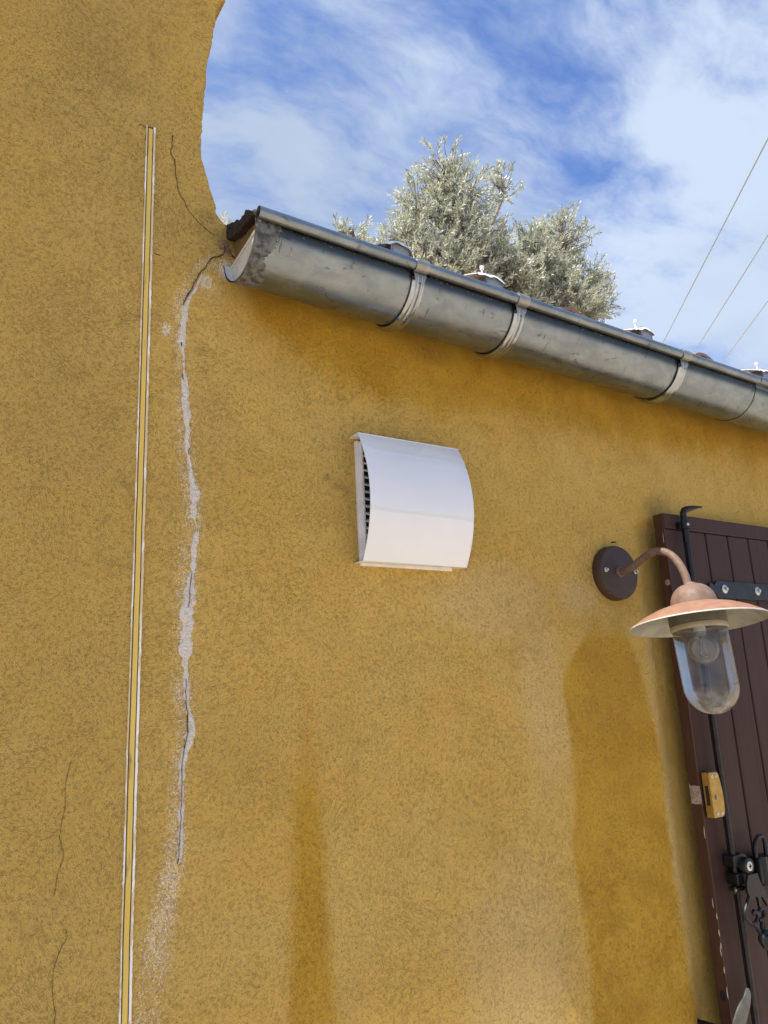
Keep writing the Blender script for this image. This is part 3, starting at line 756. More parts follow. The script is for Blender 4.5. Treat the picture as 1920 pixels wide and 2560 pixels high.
def bracket(xc, label):
    e = empty('gutter_bracket', label, 'bracket', (xc, CY, CZ + gz(xc)), 'galvanised brackets holding the gutter')
    zc = CZ + gz(xc); b_ = MB()
    cross = [(-.019, .0045), (-.019, .0070), (-.014, .0072), (-.0105, .0088), (-.0080, .0142), (-.0045, .0145), (-.0022, .0090), (0, .0080), (.0022, .0090), (.0045, .0145), (.0080, .0142), (.0105, .0088), (.014, .0072), (.019, .0070), (.019, .0045)]
    rows = []
    for k in range(45):
        a = math.radians(4 - 172 * k / 44)
        rows.append([(xc + dx, CY + (GR + h) * math.cos(a), zc + (GR + h) * math.sin(a)) for dx, h in cross])
    b_.grid(rows, True, True, True)
    b_.build('band', M['zinc_new'], e, 50)
    c_ = MB(); bc = (CY - GR - .0135, .0040); rows = []
    for k in range(23):
        a = math.radians(20 + 262 * k / 22)
        rows.append([(xc + dx, bc[0] + rr * math.cos(a), zc + bc[1] + rr * math.sin(a)) for dx, rr in ((-.020, .0153), (-.020, .0178), (.020, .0178), (.020, .0153))])
    c_.grid(rows, True, True, True)
    # tongue folding from the bead down to the band
    def P(a, r): return (CY + r * math.cos(a), zc + r * math.sin(a))
    rows = []
    for a_, hw, r_ in ((-179, .020, GR + .0005), (-176, .020, GR + .006), (-170, .0195, GR + .0135), (-164, .016, GR + .0140), (-160, .010, GR + .0140)):
        y_, z__ = P(math.radians(a_), r_)
        rows.append([(xc - hw, y_, z__), (xc + hw, y_, z__)])
    c_.grid(rows, True)
    c_.build('bead_clip', M['galva2'], e, 50)
    s_ = MB(); s_.box((xc - .0215, CY + GR + .004, zc - .004), (xc + .0215, CY + GR + .0075, zc + .05)); s_.build('back_tab', M['zinc_new'], e)
    h_ = MB(); a = math.radians(-108); 
    h_.tube([(xc + .004, CY + (GR + .0082) * math.cos(a), zc + (GR + .0082) * math.sin(a)), (xc + .004, CY + (GR + .0108) * math.cos(a), zc + (GR + .0108) * math.sin(a))], .0024, 10)
    h_.build('bolt_hole', M['dark'], e)
    return e
M['plate'] = worn('grey_clamp_side', (.24, .27, .29), (.34, .37, .39), 60, (.4, .6), .1, .2)
M['galva2'] = worn('dull_galvanised_clip', (.26, .26, .24), (.34, .34, .32), 30, (.35, .5), .8, .1)
for xc, lb_ in ((1.085, 'ribbed galvanised gutter bracket nearest the gutter end'), (1.432, 'ribbed galvanised gutter bracket in the middle, second from the gutter end'), (2.146, 'ribbed galvanised gutter bracket above the door lamp, farthest along')):
    bracket(xc, lb_)

# ------------------------------------------------------------------ galvanised clamps on the eave tiles
def roofclamp(xc, label, tilt):
    xc -= .026; zc = Z0 + 1.243 - .018 * (xc - 1.1); y = -.100
    e = empty('roof_clamp', label, 'clamp', (xc, y, zc), 'galvanised clamps bolted over the eave tiles')
    p_ = MB(); rows = []
    for j in range(9):
        v = -.040 + .08 * j / 8; row = []
        for i in range(15):
            u = -.052 + .104 * i / 14
            h = .012 * (1 - (u / .052) ** 2) + .006 * math.sin(u * 70 + tilt * 3) * (.5 + .5 * math.cos(v * 40)) + tilt * u * .25
            row.append((xc + u, y + v, zc + h + v * SL))
        rows.append(row)
    top_ = rows; botm = [[(a, b_, c - .0035) for a, b_, c in r_] for r_ in rows]
    p_.grid(top_); p_.grid(botm)
    for r1, r2 in ((top_[0], botm[0]), (top_[-1], botm[-1])): p_.grid([r1, r2], False)
    p_.grid([[r_[0] for r_ in top_], [r_[0] for r_ in botm]], False); p_.grid([[r_[-1] for r_ in top_], [r_[-1] for r_ in botm]], False)
    p_.grid([[(a_, b_ - .0006, c_ + .0015) for a_, b_, c_ in top_[0]], [(a_, b_ - .0045, c_ - .0075 - .002 * math.sin(a_ * 160)) for a_, b_, c_ in top_[0]]])
    p_.build('cap_plate', M['galva'], e)
    q = MB(); q.box((xc - .010, y - .036, zc - .045), (xc + .045, y + .02, zc + .003), .002)
    q.box((xc - .016, y - .038, zc - .045), (xc - .0125, y - .028, zc + .002)); q.build('side_plate', M['plate'], e)
    w_ = MB(); w_.tube([(xc - .012, y - .015, zc + .003), (xc - .010, y - .015, zc + .032)], .0030, 8); w_.build('bolt', M['galva'], e)
    n_ = MB(); n_.tube([(xc - .0105, y - .015, zc + .026), (xc - .0100, y - .015, zc + .036)], .0068, 6); n_.build('nut', M['galva'], e)
for xc, t_, lb_ in ((1.118, .3, 'galvanised roof clamp nearest the gutter end, left of the olive crown'), (1.455, -.2, 'galvanised roof clamp in front of the big olive tree'),
                  (2.138, .15, 'galvanised roof clamp standing against open sky right of the olive tree'), (2.845, -.1, 'galvanised roof clamp at the right edge of the picture')):
    roofclamp(xc, lb_, t_)

# ------------------------------------------------------------------ white vent hood
V0, V1 = 1.002, 1.334; VZ0, VZ1 = Z0 + .358, Z0 + .703
vent = empty('vent_hood', 'white curved metal vent hood on the ochre wall below the gutter', 'vent', ((V0 + V1) / 2, 0, VZ0))
bp = MB(); bp.box((V0 + .014, -.011, VZ0 - .004), (V1 - .024, .004, VZ1 - .010), .003)
bp.build('back_plate', M['whitep'], vent)
N = 32; cu = []
for k in range(N + 1):
    t_ = k / N; z = VZ0 + .002 + (VZ1 - VZ0 - .004) * t_
    cu.append((-.044 - .047 * (1 - (2 * t_ - 1) ** 2) - .004 * (1 - t_) * 4 * t_ * (1 - t_), z))
cv = MB(); outer = []; inner = []
for y, z in cu:
    outer.append([(V0, y, z), (V0 + .0015, y - .0004, z)] + [(V0 + (V1 - V0) * k / 8, y - .0004, z) for k in range(1, 8)] + [(V1 - .0015, y - .0004, z), (V1, y, z)])
    inner.append([(p[0], p[1] + .0024, p[2]) for p in outer[-1]])
loopz = [o + i[::-1] for o, i in zip(outer, inner)]
cv.grid(loopz, True, True, True)
for z, sgn in ((VZ1 - .002, 1), (VZ0 + .002, -1)):              # flanges back to the wall
    cv.box((V0, -.0448, z - .0012), (V1, .003, z + .0016), .0006)
cv.build('cover', M['white'], vent, 30)
fr = MB(); fr.box((V0 + .020, -.024, VZ0 + .006), (V0 + .026, -.010, VZ1 - .016), .001)
fr.build('grille_frame', M['whitep'], vent)
fr = MB(); fr.box((V1 - .040, -.024, VZ0 + .006), (V1 - .034, -.010, VZ1 - .016), .001); fr.build('grille_frame', M['whitep'], vent)
bkd = MB(); bkd.box((V0 + .032, -.0135, VZ0 + .02), (V1 - .042, -.011, VZ1 - .03)); bkd.build('mesh_screen', M['dark'], vent)
nsl = 15
for k in range(nsl):
    z = VZ0 + .030 + k * (VZ1 - VZ0 - .07) / (nsl - 1); s_ = MB()
    s_.add([(V0 + .027, -.0140, z + .011), (V1 - .040, -.0140, z + .011), (V1 - .040, -.030, z + .001), (V0 + .027, -.030, z + .001),
            (V0 + .027, -.0140, z + .008), (V1 - .040, -.0140, z + .008), (V1 - .040, -.030, z - .002), (V0 + .027, -.030, z - .002)],
           [(0, 1, 2, 3), (7, 6, 5, 4), (0, 4, 5, 1), (1, 5, 6, 2), (2, 6, 7, 3), (3, 7, 4, 0)])
    s_.build('louvre', M['whitep'], vent)

# ------------------------------------------------------------------ wall lamp
LX, LY, LZ = 1.965, -.283, Z0
lamp = empty('wall_lamp', 'gooseneck wall lamp with orange metal shade and clear glass jar', 'lamp', (LX, 0, LZ + .381))
p_ = MB(); pc = (LX, 0, LZ + .381)
p_.lathe([(.0, -.01), (.086, -.01), (.0885, .002), (.0870, .026), (.0845, .0305), (.081, .032), (0.0, .032)], pc, 'Y', 64)
p_.build('wall_plate', M['brown'], lamp, 30)
for dx in (-.066, .072):
    s_ = MB(); s_.lathe([(.0, .0325), (.0075, .0325), (.0072, .036), (.0045, .037), (.004, .044), (.0, .0445)], (LX + dx, 0, LZ + .385), 'Y', 12); s_.build('screw', M['steel'], lamp)
gn = [(-.022, .381), (-.050, .382), (-.085, .389), (-.115, .402), (-.150, .415), (-.182, .420), (-.213, .411), (-.240, .390), (-.259, .360), (-.270, .330), (-.277, .296)]
aw = MB(); aw.tube(smoothline([(LX, y, LZ + z) for y, z in gn], 6), .0118, 20); aw.lathe([(.0, .030), (.017, .030), (.0165, .036), (.012, .038)], pc, 'Y', 20)
arm = aw.build('gooseneck_arm', M['copper'], lamp)
dm = MB(); pr_ = [(.0122, .308), (.0150, .304)] + [(.013 + .0525 * math.sin(math.radians(a)), .240 + .0625 * math.cos(math.radians(a))) for a in range(6, 91, 7)] + [(.0675, .232), (.0685, .226), (.066, .222)]
dm.lathe(pr_, (LX, LY, LZ), 'Z', 56); dm.build('dome_cap', M['copper'], lamp, 40)
SHo = [(.062, .2405), (.085, .2375), (.115, .2285), (.150, .2130), (.178, .1970), (.1905, .1870)]
SHi = [(.1900, .1850), (.1770, .1945), (.149, .2105), (.114, .2260), (.084, .2350), (.060, .2380)]
so_ = MB(); so_.lathe([(r_, z) for r_, z in SHo], (LX, LY, LZ), 'Z', 80); sh = so_.build('lamp_shade', M['shadeo'], lamp)
si_ = MB(); si_.lathe(SHi, (LX, LY, LZ), 'Z', 80); si_.build('shade_lining', M['shadei'], lamp)
ri_ = MB(); ri_.lathe([(.1903, .1884), (.1914, .1872), (.1910, .1852), (.1896, .1848)], (LX, LY, LZ), 'Z', 80); ri_.build('shade_rim', M['cap'], lamp)
nk = MB(); nk.lathe([(.060, .2375), (.0785, .2375), (.0795, .190), (.0785, .1835), (.0765, .1825), (.020, .1825)], (LX, LY, LZ), 'Z', 56); nk.build('socket_collar', M['neck'], lamp, 40)
rg = MB(); rg.lathe([(.0740, .1822), (.0775, .1815), (.0790, .1765), (.0785, .1695), (.0765, .1660), (.0740, .1658)], (LX, LY, LZ), 'Z', 56); rg.build('gasket_ring', M['ring'], lamp, 40)
gp = [(.0755, .180), (.0752, .12), (.0745, .05), (.0742, .015)] + [(.0742 * math.cos(math.radians(a)), .013 - .078 * math.sin(math.radians(a))) for a in range(4, 91, 6)]
gl = MB(); gl.lathe([(r_, z) for r_, z in gp], (LX, LY, LZ), 'Z', 72); gj = gl.build('glass_jar', M['glass'], lamp, None)
bl = MB(); bl.lathe([(.014, .180), (.0150, .165), (.020, .156)] + [(.042 * math.sin(math.radians(a)), .115 + .042 * math.cos(math.radians(a))) for a in range(28, 181, 8)], (LX, LY, LZ), 'Z', 40)
bu = bl.build('bulb', M['bulb'], lamp, None)
fl = MB(); fl.tube([(LX, LY, LZ + .175), (LX, LY, LZ + .135)], [.009, .004], 8)
fl.tube([(LX - .004, LY, LZ + .135), (LX - .014, LY, LZ + .098)], .0008, 5); fl.tube([(LX + .004, LY, LZ + .135), (LX + .014, LY, LZ + .098)], .0008, 5)
fl.tube([(LX - .014, LY, LZ + .098), (LX, LY - .006, LZ + .090), (LX + .014, LY, LZ + .098)], .0009, 5); fl.build('filament', M['ring'], lamp)
sk = MB(); sk.lathe([(.0, .150), (.016, .152), (.017, .182)], (LX, LY, LZ), 'Z', 24); sk.build('bulb_holder', M['cap'], lamp)
lo_ = Matrix.Translation((-LX, 0, -(LZ + .381)))
for o in list(lamp.children):
    if o.name.split('.')[0] in ('dome_cap', 'lamp_shade', 'shade_lining', 'shade_rim', 'socket_collar', 'gasket_ring', 'glass_jar', 'bulb', 'filament', 'bulb_holder'):
        pv_ = Matrix.Translation((LX, LY, LZ + .30)); o.data.transform(lo_ @ pv_ @ Matrix.Rotation(math.radians(2.4), 4, 'Y') @ Matrix.Rotation(math.radians(-5.6), 4, 'X') @ pv_.inverted() @ lo_.inverted())

# ------------------------------------------------------------------ shutter with its ironwork
SX0, SX1, SY0, SY1, SZ0, SZ1 = 2.181, 3.05, -.020, -.062, Z0 - 1.45, Z0 + .590
shu = empty('shutter', 'dark maroon wooden door shutter of grooved boards behind the lamp', 'shutter', (SX0, 0, SZ0))
s_ = MB(); s_.box((SX0, SY0, SZ1 - .052), (SX1, SY1, SZ1), .003); s_.build('top_rail', M['shutter'], shu)
gx = [SX0 + .0004, 2.276, 2.399, 2.5245, 2.648, 2.772, 2.896, 3.05]
for k in range(len(gx) - 1):
    s_ = MB(); a = gx[k] + (0 if k == 0 else .0032); c = gx[k + 1] - .0032
    s_.box((a, SY0 - .001, SZ0), (c, SY1 + .0035, SZ1 - .0535), .0035); s_.build('board', M['shutter'], shu)
s_ = MB(); s_.box((SX0 + .02, SY0 - .004, SZ0 + .01), (SX1, SY1 + .014, SZ1 - .06)); s_.build('core_panel', M['shutter'], shu)
s_ = MB(); s_.box((SX0 - .0018, SY0 + .001, SZ0), (SX0 + .003, SY1 + .004, SZ1 - .001), .001); s_.build('edge_face', M['shutedge'], shu)
# bare wood patch, plug and hole on the edge, chips along the arris
r7 = random.Random(9)
def sidepoly(pts, name, mt, th=.0008, x=None):
    x = SX0 - .0018 if x is None else x
    m_ = MB(); n = len(pts)
    m_.add([(x - th, y, z + Z0) for y, z in pts] + [(x + .001, y, z + Z0) for y, z in pts], [tuple(range(n)), tuple(reversed(range(n, 2 * n)))] + [(i, (i + 1) % n, (i + 1) % n + n, i + n) for i in range(n)])
    return m_.build(name, mt, shu)
sidepoly([(-.021, -.279), (-.027, -.286), (-.040, -.285), (-.059, -.286), (-.059, -.338), (-.046, -.339), (-.035, -.341), (-.028, -.338), (-.0215, -.340), (-.022, -.31)], 'bare_wood', M['barewood'])
sidepoly([(-.044 + .010 * math.cos(a * .5236), .355 + .0105 * math.sin(a * .5236)) for a in range(12)], 'plug', M['barewood'])
sidepoly([(-.040 + .010 * math.cos(a * .5236), -.872 + .016 * math.sin(a * .5236)) for a in range(12)], 'bore_hole', M['dark'])
for z in [-.62, -.655, -.70, -.735, -.75, -.80, -.86, .505, -.42]:
    L = r7.uniform(.008, .022); q = r7.uniform(.0012, .0030); y_ = SY1 + .0045 + (r7.uniform(.001, .009) if r7.random() < .35 else 0)
    sidepoly([(y_, z + L), (y_ + q * .6, z + L * .5), (y_ + q, z), (y_ + q * .7, z - L * .6), (y_, z - L)], 'paint_chip', M['chip'])
# strap hinge
st_ = MB(); zs0, zs1 = Z0 + .308, Z0 + .367
st_.prism([(2.405, zs0 + .006), (2.412, zs0 + .0), (3.05, zs0), (3.05, zs1), (2.412, zs1), (2.405, zs1 - .004), (2.392, zs1 - .016), (2.378, zs1 - .006), (2.366, zs1 - .012), (2.368, zs1 - .022), (2.356, zs1 - .028), (2.368, zs0 + .024), (2.366, zs0 + .014), (2.378, zs0 + .010), (2.392, zs0 + .018)], SY1 - .0010, SY1 - .0065)
stp = st_.build('strap_hinge', M['strap'], shu, None, .0012)
for bx0 in (2.448, 2.640, 2.83):
    s_ = MB(); s_.lathe([(0, .0), (.0155, .0), (.0155, .0015), (.012, .0035), (.0, .0050)], (bx0, SY1 - .0065, Z0 + .340), 'Y', 20)
    s_.build('washer', M['steel'], stp)
    s_ = MB(); s_.lathe([(.0, .004), (.0065, .004), (.0065, .011), (.0, .012)], (bx0, SY1 - .0065, Z0 + .340), 'Y', 6); s_.build('bolt', M['steel'], stp)
# espagnolette rod
RX, RY = 2.257, -.084
er = empty('espagnolette_bolt', 'black iron espagnolette rod with hook top and scrolled handle on the shutter', 'bolt', (RX, RY, Z0 - 1.3))
s_ = MB(); s_.tube([(RX, RY, SZ0 + .05), (RX, RY, Z0 + .56)], .0085, 16); s_.build('rod', M['black'], er)
s_ = MB(); s_.tube([(RX, RY, Z0 + .487), (RX, RY, Z0 + .533)], .0112, 16); s_.build('sleeve', M['black'], er)
s_ = MB()
s_.tube([(RX, RY, Z0 + .545), (RX, RY, Z0 + .592)], .0105, 14)
s_.tube([(RX - .002, RY, Z0 + .588), (RX + .004, RY - .002, Z0 + .600), (RX + .02, RY - .006, Z0 + .606), (RX + .045, RY - .014, Z0 + .611), (RX + .075, RY - .024, Z0 + .614)], [.0105, .011, .0105, .007, .0025], 12)
s_.build('hook_end', M['black'], er)
def guide(z, name='guide', wide=.030):
    s_ = MB(); s_.box((RX - wide * .6, SY1 - .001, z - .011), (RX + wide * .6, RY + .004, z + .011), .002); s_.tube([(RX, RY, z - .013), (RX, RY, z + .013)], .0150, 16)
    g_ = s_.build(name, M['black'], er, 40)
    c_ = MB(); c_.lathe([(0, 0), (.0055, 0), (.0045, .003), (0, .0035)], (RX - .004, RY - .0145, z), 'Y', 10); c_.build('guide_screw', M['steel'], g_)
guide(Z0 + .548)
# latch body
lt = MB()
lt.box((RX - .019, SY1 - .001, Z0 - .523), (RX + .019, RY - .016, Z0 - .490), .003)
lt.prism([(RX + .010, Z0 - .490), (RX + .040, Z0 - .490), (RX + .060, Z0 - .505), (RX + .060, Z0 - .525), (RX + .010, Z0 - .520)], RY + .010, RY - .010)
lt.box((RX - .017, SY1 - .001, Z0 - .575), (RX + .017, RY - .018, Z0 - .541), .003)
lt.box((RX + .010, SY1 - .001, Z0 - .572), (RX + .048, RY - .010, Z0 - .546), .002)
lt.box((RX - .026, RY - .020, Z0 - .590), (RX + .017, RY + .012, Z0 - .578), .002)
lt.build('latch_body', M['black'], er, 40)
s_ = MB(); s_.lathe([(0, 0), (.0105, 0), (.0105, .004), (.006, .005), (0, .005)], (RX - .030, RY - .012, Z0 - .584), 'Y', 14); sc1 = s_.build('set_screw', M['black'], er)
s_ = MB(); s_.lathe([(0, .0045), (.0045, .0050), (0, .0068)], (RX - .030, RY - .012, Z0 - .584), 'Y', 10); s_.build('screw_head', M['brass'], sc1)
DXc, DYc, DZc = 2.287, -.108, Z0 - .523
s_ = MB(); s_.lathe([(0, -.04), (.024, -.04), (.0245, .004), (.0225, .008), (.017, .009), (.016, .006), (0, .006)], (DXc, DYc, DZc), 'Y', 32); pv = s_.build('pivot_disc', M['black'], er, 40)
s_ = MB(); s_.lathe([(0, .006), (.0145, .006), (.0140, .0095), (.010, .0110), (0, .0112)], (DXc, DYc, DZc), 'Y', 24); ph_ = s_.build('pivot_screw', M['steel'], pv, 40)
s_ = MB(); s_.box((DXc - .007, DYc - .0125, DZc - .0013), (DXc + .007, DYc - .0105, DZc + .0013)); s_.box((DXc - .0013, DYc - .0125, DZc - .007), (DXc + .0013, DYc - .0105, DZc + .007)); s_.build('screw_cross', M['dark'], ph_)
# cranked handle plate with scrolls and knob
HY = -.118
hd = MB()
hd.prism([(2.266, Z0 - .545), (2.312, Z0 - .545), (2.322, Z0 - .572), (2.340, Z0 - .600), (2.352, Z0 - .640), (2.340, Z0 - .642), (2.322, Z0 - .615), (2.312, Z0 - .611), (2.312, Z0 - .640), (2.300, Z0 - .640), (2.298, Z0 - .612), (2.285, Z0 - .606), (2.275, Z0 - .614), (2.262, Z0 - .612), (2.252, Z0 - .590), (2.253, Z0 - .568)], HY + .004, HY - .004)
hc = smoothline([(2.258, HY, Z0 - .606), (2.245, HY, Z0 - .622), (2.232, HY, Z0 - .640), (2.230, HY, Z0 - .656), (2.244, HY, Z0 - .672), (2.262, HY, Z0 - .680), (2.280, HY, Z0 - .672), (2.288, HY, Z0 - .660), (2.280, HY, Z0 - .650), (2.270, HY, Z0 - .653), (2.270, HY, Z0 - .645)], 5)
hd.tube(hc, .0055, 8)
hd.tube(smoothline([(2.270, HY, Z0 - .645), (2.284, HY, Z0 - .650), (2.296, HY, Z0 - .652), (2.308, HY, Z0 - .643), (2.322, HY, Z0 - .650), (2.322, HY, Z0 - .665), (2.306, HY, Z0 - .674), (2.290, HY, Z0 - .672)], 5), .0060, 8)
hd.tube([(2.262, HY, Z0 - .678), (2.276, HY, Z0 - .692), (2.284, HY - .003, Z0 - .706)], [.0070, .0060, .0075], 8)
hd.tube([(2.306, HY, Z0 - .674), (2.300, HY, Z0 - .692), (2.298, HY - .003, Z0 - .706)], [.0060, .0055, .0075], 8)
hd.build('scroll_handle', M['black'], er, 40)
s_ = MB(); s_.lathe([(0, -.016), (.012, -.014), (.020, -.006), (.0265, .002), (.0275, .010), (.024, .016), (.021, .017), (.020, .021), (.013, .026), (0, .028)], (2.299, -.122, Z0 - .726), 'Y', 32); s_.build('knob', M['black'], er)
# keep / loop beyond the pivot
s_ = MB(); s_.box((2.345, SY1 - .001, Z0 - .585), (2.440, -.112, Z0 - .510), .006); s_.tube([(2.372, -.100, Z0 - .590), (2.372, -.100, Z0 - .508)], .019, 18)
s_.tube(smoothline([(2.350, -.100, Z0 - .508), (2.348, -.103, Z0 - .475), (2.362, -.104, Z0 - .455), (2.385, -.104, Z0 - .450), (2.402, -.103, Z0 - .462), (2.404, -.1, Z0 - .508)], 5), .0068, 10)
s_.build('keep', M['black'], er, 40)

# brass lock box
BX0, BX1, BY0, BY1, BZ0, BZ1 = 2.1885, 2.2430, SY1 - .0005, -.0915, Z0 - .378, Z0 - .245
lk = empty('lock_case', 'brass coloured surface lock screwed to the shutter edge', 'lock', (BX0, BY0, BZ0))
s_ = MB(); poly = [(BX0, BZ1), (BX1 - .016, BZ1), (BX1 - .008, BZ1 - .006)]
for k in range(1, 12):
    t_ = k / 12; poly.append((BX1 - .008 + .011 * math.sin(math.pi * t_ * .78), BZ1 - .006 - (BZ1 - BZ0 - .012) * t_))
poly += [(BX1 - .002, BZ0 + .007), (BX1 - .010, BZ0 + .001), (BX0, BZ0)]
s_.prism(poly, BY0, BY1); s_.build('case', M['brass'], lk, None, .0025)
s_ = MB(); s_.box((BX0 - .0008, -.0705, Z0 - .342), (BX0 + .002, -.0825, Z0 - .285)); s_.build('latch_slot', M['dark'], lk)
for (cx, cz) in ((2.202, -.257), (2.222, -.257), (2.205, -.366), (2.226, -.366)):
    s_ = MB(); s_.lathe([(0, 0), (.0052, 0), (.0052, .0014), (.0038, .0024), (0, .0018)], (cx, BY1, Z0 + cz), 'Y', 14); q = s_.build('screw', M['steel'], lk)
    s_ = MB(); s_.lathe([(0, .0018), (.0015, .0022), (0, .0028)], (cx, BY1, Z0 + cz), 'Y', 8); s_.build('screw_socket', M['dark'], q)
s_ = MB(); s_.box((2.2020, BY1 - .0006, Z0 - .326), (2.2100, BY1 + .001, Z0 - .311)); s_.build('stamped_mark', M['greyblade'], lk)

# shutter catch near the bottom edge of the picture
sd = empty('shutter_catch', 'grey curved leaf-shaped iron shutter catch at the bottom right corner', 'catch', (2.15, -.05, Z0 - .93))
s_ = MB()
L_ = smoothline([(2.216, 0, Z0 - .844), (2.205, 0, Z0 - .846), (2.185, 0, Z0 - .860), (2.160, 0, Z0 - .872), (2.135, 0, Z0 - .895), (2.120, 0, Z0 - .925), (2.115, 0, Z0 - .985)], 5)
R_ = smoothline([(2.216, 0, Z0 - .844), (2.220, 0, Z0 - .852), (2.212, 0, Z0 - .872), (2.196, 0, Z0 - .895), (2.178, 0, Z0 - .920), (2.165, 0, Z0 - .950), (2.160, 0, Z0 - .985)], 5)
n_ = len(L_)
rows = []
for i in range(n_):
    bow = -.100 - .010 * math.sin(math.pi * i / n_)
    a, c = L_[i], R_[i]
    rows.append([(a.x, bow, a.z), ((a.x + c.x) / 2, bow - .003, (a.z + c.z) / 2), (c.x, bow, c.z), (c.x, bow + .005, c.z), ((a.x + c.x) / 2, bow + .002, (a.z + c.z) / 2), (a.x, bow + .005, a.z)])
s_.grid(rows, True, True, True); s_.build('leaf_blade', M['greyblade'], sd, 40)
s_ = MB(); s_.tube([(2.118, .02, Z0 - .940), (2.118, -.075, Z0 - .935), (2.135, -.095, Z0 - .960)], .008, 10); s_.build('wall_pin', M['black'], sd)

# nail above the lamp plate
nl = MB(); nl.tube([(1.982, .01, Z0 + .487), (1.984, -.014, Z0 + .484)], .0022, 8); tag(nl.build('nail', M['dark']), 'small dark nail in the wall just above the lamp plate', 'nail')

# ------------------------------------------------------------------ overhead cables
wd = Vector((0.64756, 0.76094, 0.0405))
for (px, py), lb_, sg in (((1920, 347), 'leftmost of the three thin overhead cables crossing the sky', .0), ((1920, 588), 'middle one of the three thin overhead cables crossing the sky', .0), ((1920, 752), 'rightmost of the three thin overhead cables crossing the sky', .0)):
    d = ray(px, py); d = d / d[2] * 4.5; P0 = Vector((d[0], d[1] - DW, 4.5 + Z0)); s_ = MB()
    s_.tube([P0 + wd * k for k in (-8, -4, 0, 4, 8, 14, 20, 28, 40, 60)], 0.0068, 8)
    tag(s_.build('overhead_cable', M['cable']), lb_, 'cable', 'overhead cables crossing the sky')

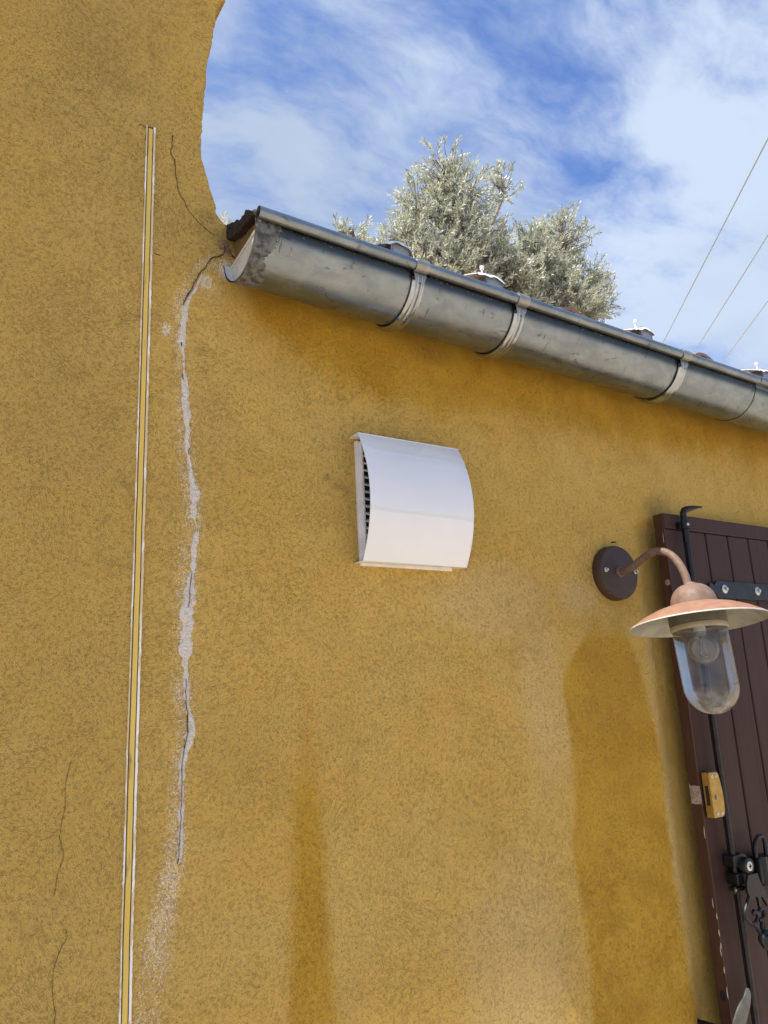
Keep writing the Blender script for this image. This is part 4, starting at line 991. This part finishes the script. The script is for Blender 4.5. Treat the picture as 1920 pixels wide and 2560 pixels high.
# ------------------------------------------------------------------ olive trees behind the roof
TY = 4.0
def olive(name, label, blobs, base, ntw, seed, leafn=22, yj=.62):
    r = random.Random(seed)
    e = empty(name, label, 'tree', base, 'olive trees behind the roof')
    cs = [(at(px, py, TY), rad / 231.0) for px, py, rad in blobs]
    cen = sum((c for c, _ in cs), Vector()) / len(cs)
    fork = Vector((base[0], base[1], cen.z - 1.6))
    tk = MB(); tk.tube(smoothline([Vector(base), Vector(base) + Vector((.08, .03, 1.6)), fork], 5), [.17 - .07 * k / 10 for k in range(11)], 10)
    tk.build('trunk', M['bark'], e)
    br = MB(); V = []; F = []; T = []
    tot = sum(q * q for _, q in cs)
    for c, rad in cs:
        cj = c + Vector((0, r.uniform(-.25, .25), 0))
        hub = cj + Vector((r.uniform(-.1, .1), 0, -rad * .9))
        br.tube(smoothline([fork, fork.lerp(hub, .5) + Vector((r.uniform(-.12, .12), r.uniform(-.1, .1), .12)), hub, cj], 4), [.030 - .0018 * k for k in range(13)], 6, False)
        nsub = max(3, int(rad * 22))
        subs = []
        for _ in range(nsub):
            th = r.uniform(0, 2 * math.pi); ph = r.uniform(-.5, 1.35)
            dv = Vector((math.cos(th) * math.cos(ph), math.sin(th) * math.cos(ph) * yj / .62 * .8, math.sin(ph)))
            end = cj + dv * rad * r.uniform(.55, .95)
            stt = hub.lerp(cj, r.uniform(0, 1))
            mid = stt.lerp(end, .5) + Vector((r.uniform(-.05, .05), r.uniform(-.05, .05), r.uniform(-.02, .06)))
            pl_ = smoothline([stt, mid, end], 4); br.tube(pl_, [.013 - .0011 * k for k in range(9)], 5, False); subs.append(pl_)
        for _ in range(int(ntw * rad * rad / tot)):
            while True:
                q = Vector((r.uniform(-1, 1), r.uniform(-1, 1), r.uniform(-1, 1)))
                if q.length <= 1 and (r.random() < .35 + .65 * q.length) and mnoise.noise((cj + q * rad) * 6.5) > r.uniform(-.45, .15): break
            s1 = cj + Vector((q.x, q.y * yj / .62, q.z)) * rad * r.choice((.84, .88, .92, 1.04))
            dv = (q * .55 + Vector((r.gauss(0, .50), r.gauss(0, .50), .25 + r.gauss(0, .45)))).normalized()
            L = r.uniform(.10, .24) * (1.15 if rad > .3 else .75)
            tip = s1 + dv * L + Vector((0, 0, L * .05))
            bk = s1.lerp(hub, min(.5, .16 / max(.05, (s1 - hub).length))) + Vector((r.gauss(0, .02), r.gauss(0, .02), 0))
            br.tube([bk, s1], [.0040, .0028], 3, False)
            br.tube([s1, (s1 + tip) / 2 + Vector((0, 0, .006)), tip], [.0028, .0022, .0012], 3, False)
            side0 = dv.orthogonal().normalized(); up_ = dv.cross(side0)
            n = int(leafn * L / .16)
            for k in range(n):
                t_ = (k + r.random()) / n; bp_ = s1.lerp(tip, t_)
                an = (k % 2) * math.pi + (k // 2) * 1.57 + r.uniform(-.5, .5)
                sd_ = side0 * math.cos(an) + up_ * math.sin(an)
                ld = (sd_ * r.uniform(.5, 1.0) + dv * r.uniform(.55, 1.1) + Vector((0, 0, r.uniform(0, .35)))).normalized()
                wv = ld.cross(dv + Vector((r.uniform(-.4, .4),) * 3))
                if wv.length < .05: continue
                wv.normalize(); LL = r.uniform(.038, .068); ww = LL * r.uniform(.11, .16)
                nrm = ld.cross(wv)
                b0 = len(V)
                V += [bp_, bp_ + ld * LL * .5 + wv * ww + nrm * LL * .03, bp_ + ld * LL, bp_ + ld * LL * .5 - wv * ww + nrm * LL * .03]
                F.append((b0, b0 + 1, b0 + 2, b0 + 3)); T += [r.random() ** 1.3] * 4
    br.build('branches', M['bark'], e)
    me = bpy.data.meshes.new('foliage'); me.from_pydata([tuple(v) for v in V], [], F); me.update()
    a = me.attributes.new('tint', 'FLOAT', 'POINT'); a.data.foreach_set('value', T)
    me.transform(Matrix.Translation(-Vector(base)))
    link('foliage', me, e, M['leaf'])
b1 = at(1120, 800, TY); b2 = at(1420, 860, TY); b3 = at(880, 700, TY); b4 = at(560, 620, TY)
olive('olive_tree', 'tallest silvery olive crown rising over the middle of the gutter', [(1085, 455, 55), (1060, 510, 68), (1120, 525, 72), (1025, 605, 66), (1100, 615, 108), (1228, 490, 42), (1220, 560, 60), (1200, 630, 82), (1060, 700, 92), (1160, 715, 118), (1000, 660, 42), (1250, 705, 66)], (b1.x, TY, 0), 1650, 1)
olive('olive_tree', 'rounder silvery olive crown on the right, ending in bare twigs', [(1400, 565, 38), (1385, 610, 60), (1310, 610, 28), (1330, 675, 82), (1430, 685, 78), (1465, 730, 62), (1290, 760, 90), (1400, 780, 100), (1475, 800, 40), (1490, 760, 48), (1345, 600, 40)], (b2.x, TY + .2, 0), 1400, 2)
olive('olive_tree', 'small low olive crown just left of the tallest one', [(868, 608, 24), (840, 605, 20), (895, 625, 30), (930, 640, 26), (880, 665, 45)], (b3.x, TY, 0), 150, 3)
olive('olive_tree', 'olive with only its white leaf tips showing beside the gutter end', [(553, 606, 14), (575, 604, 14), (592, 596, 10), (612, 585, 9)], (b4.x, TY, 0), 18, 4)

for o in bpy.data.objects:
    for k in ('_w', '_b'):
        if k in o: del o[k]
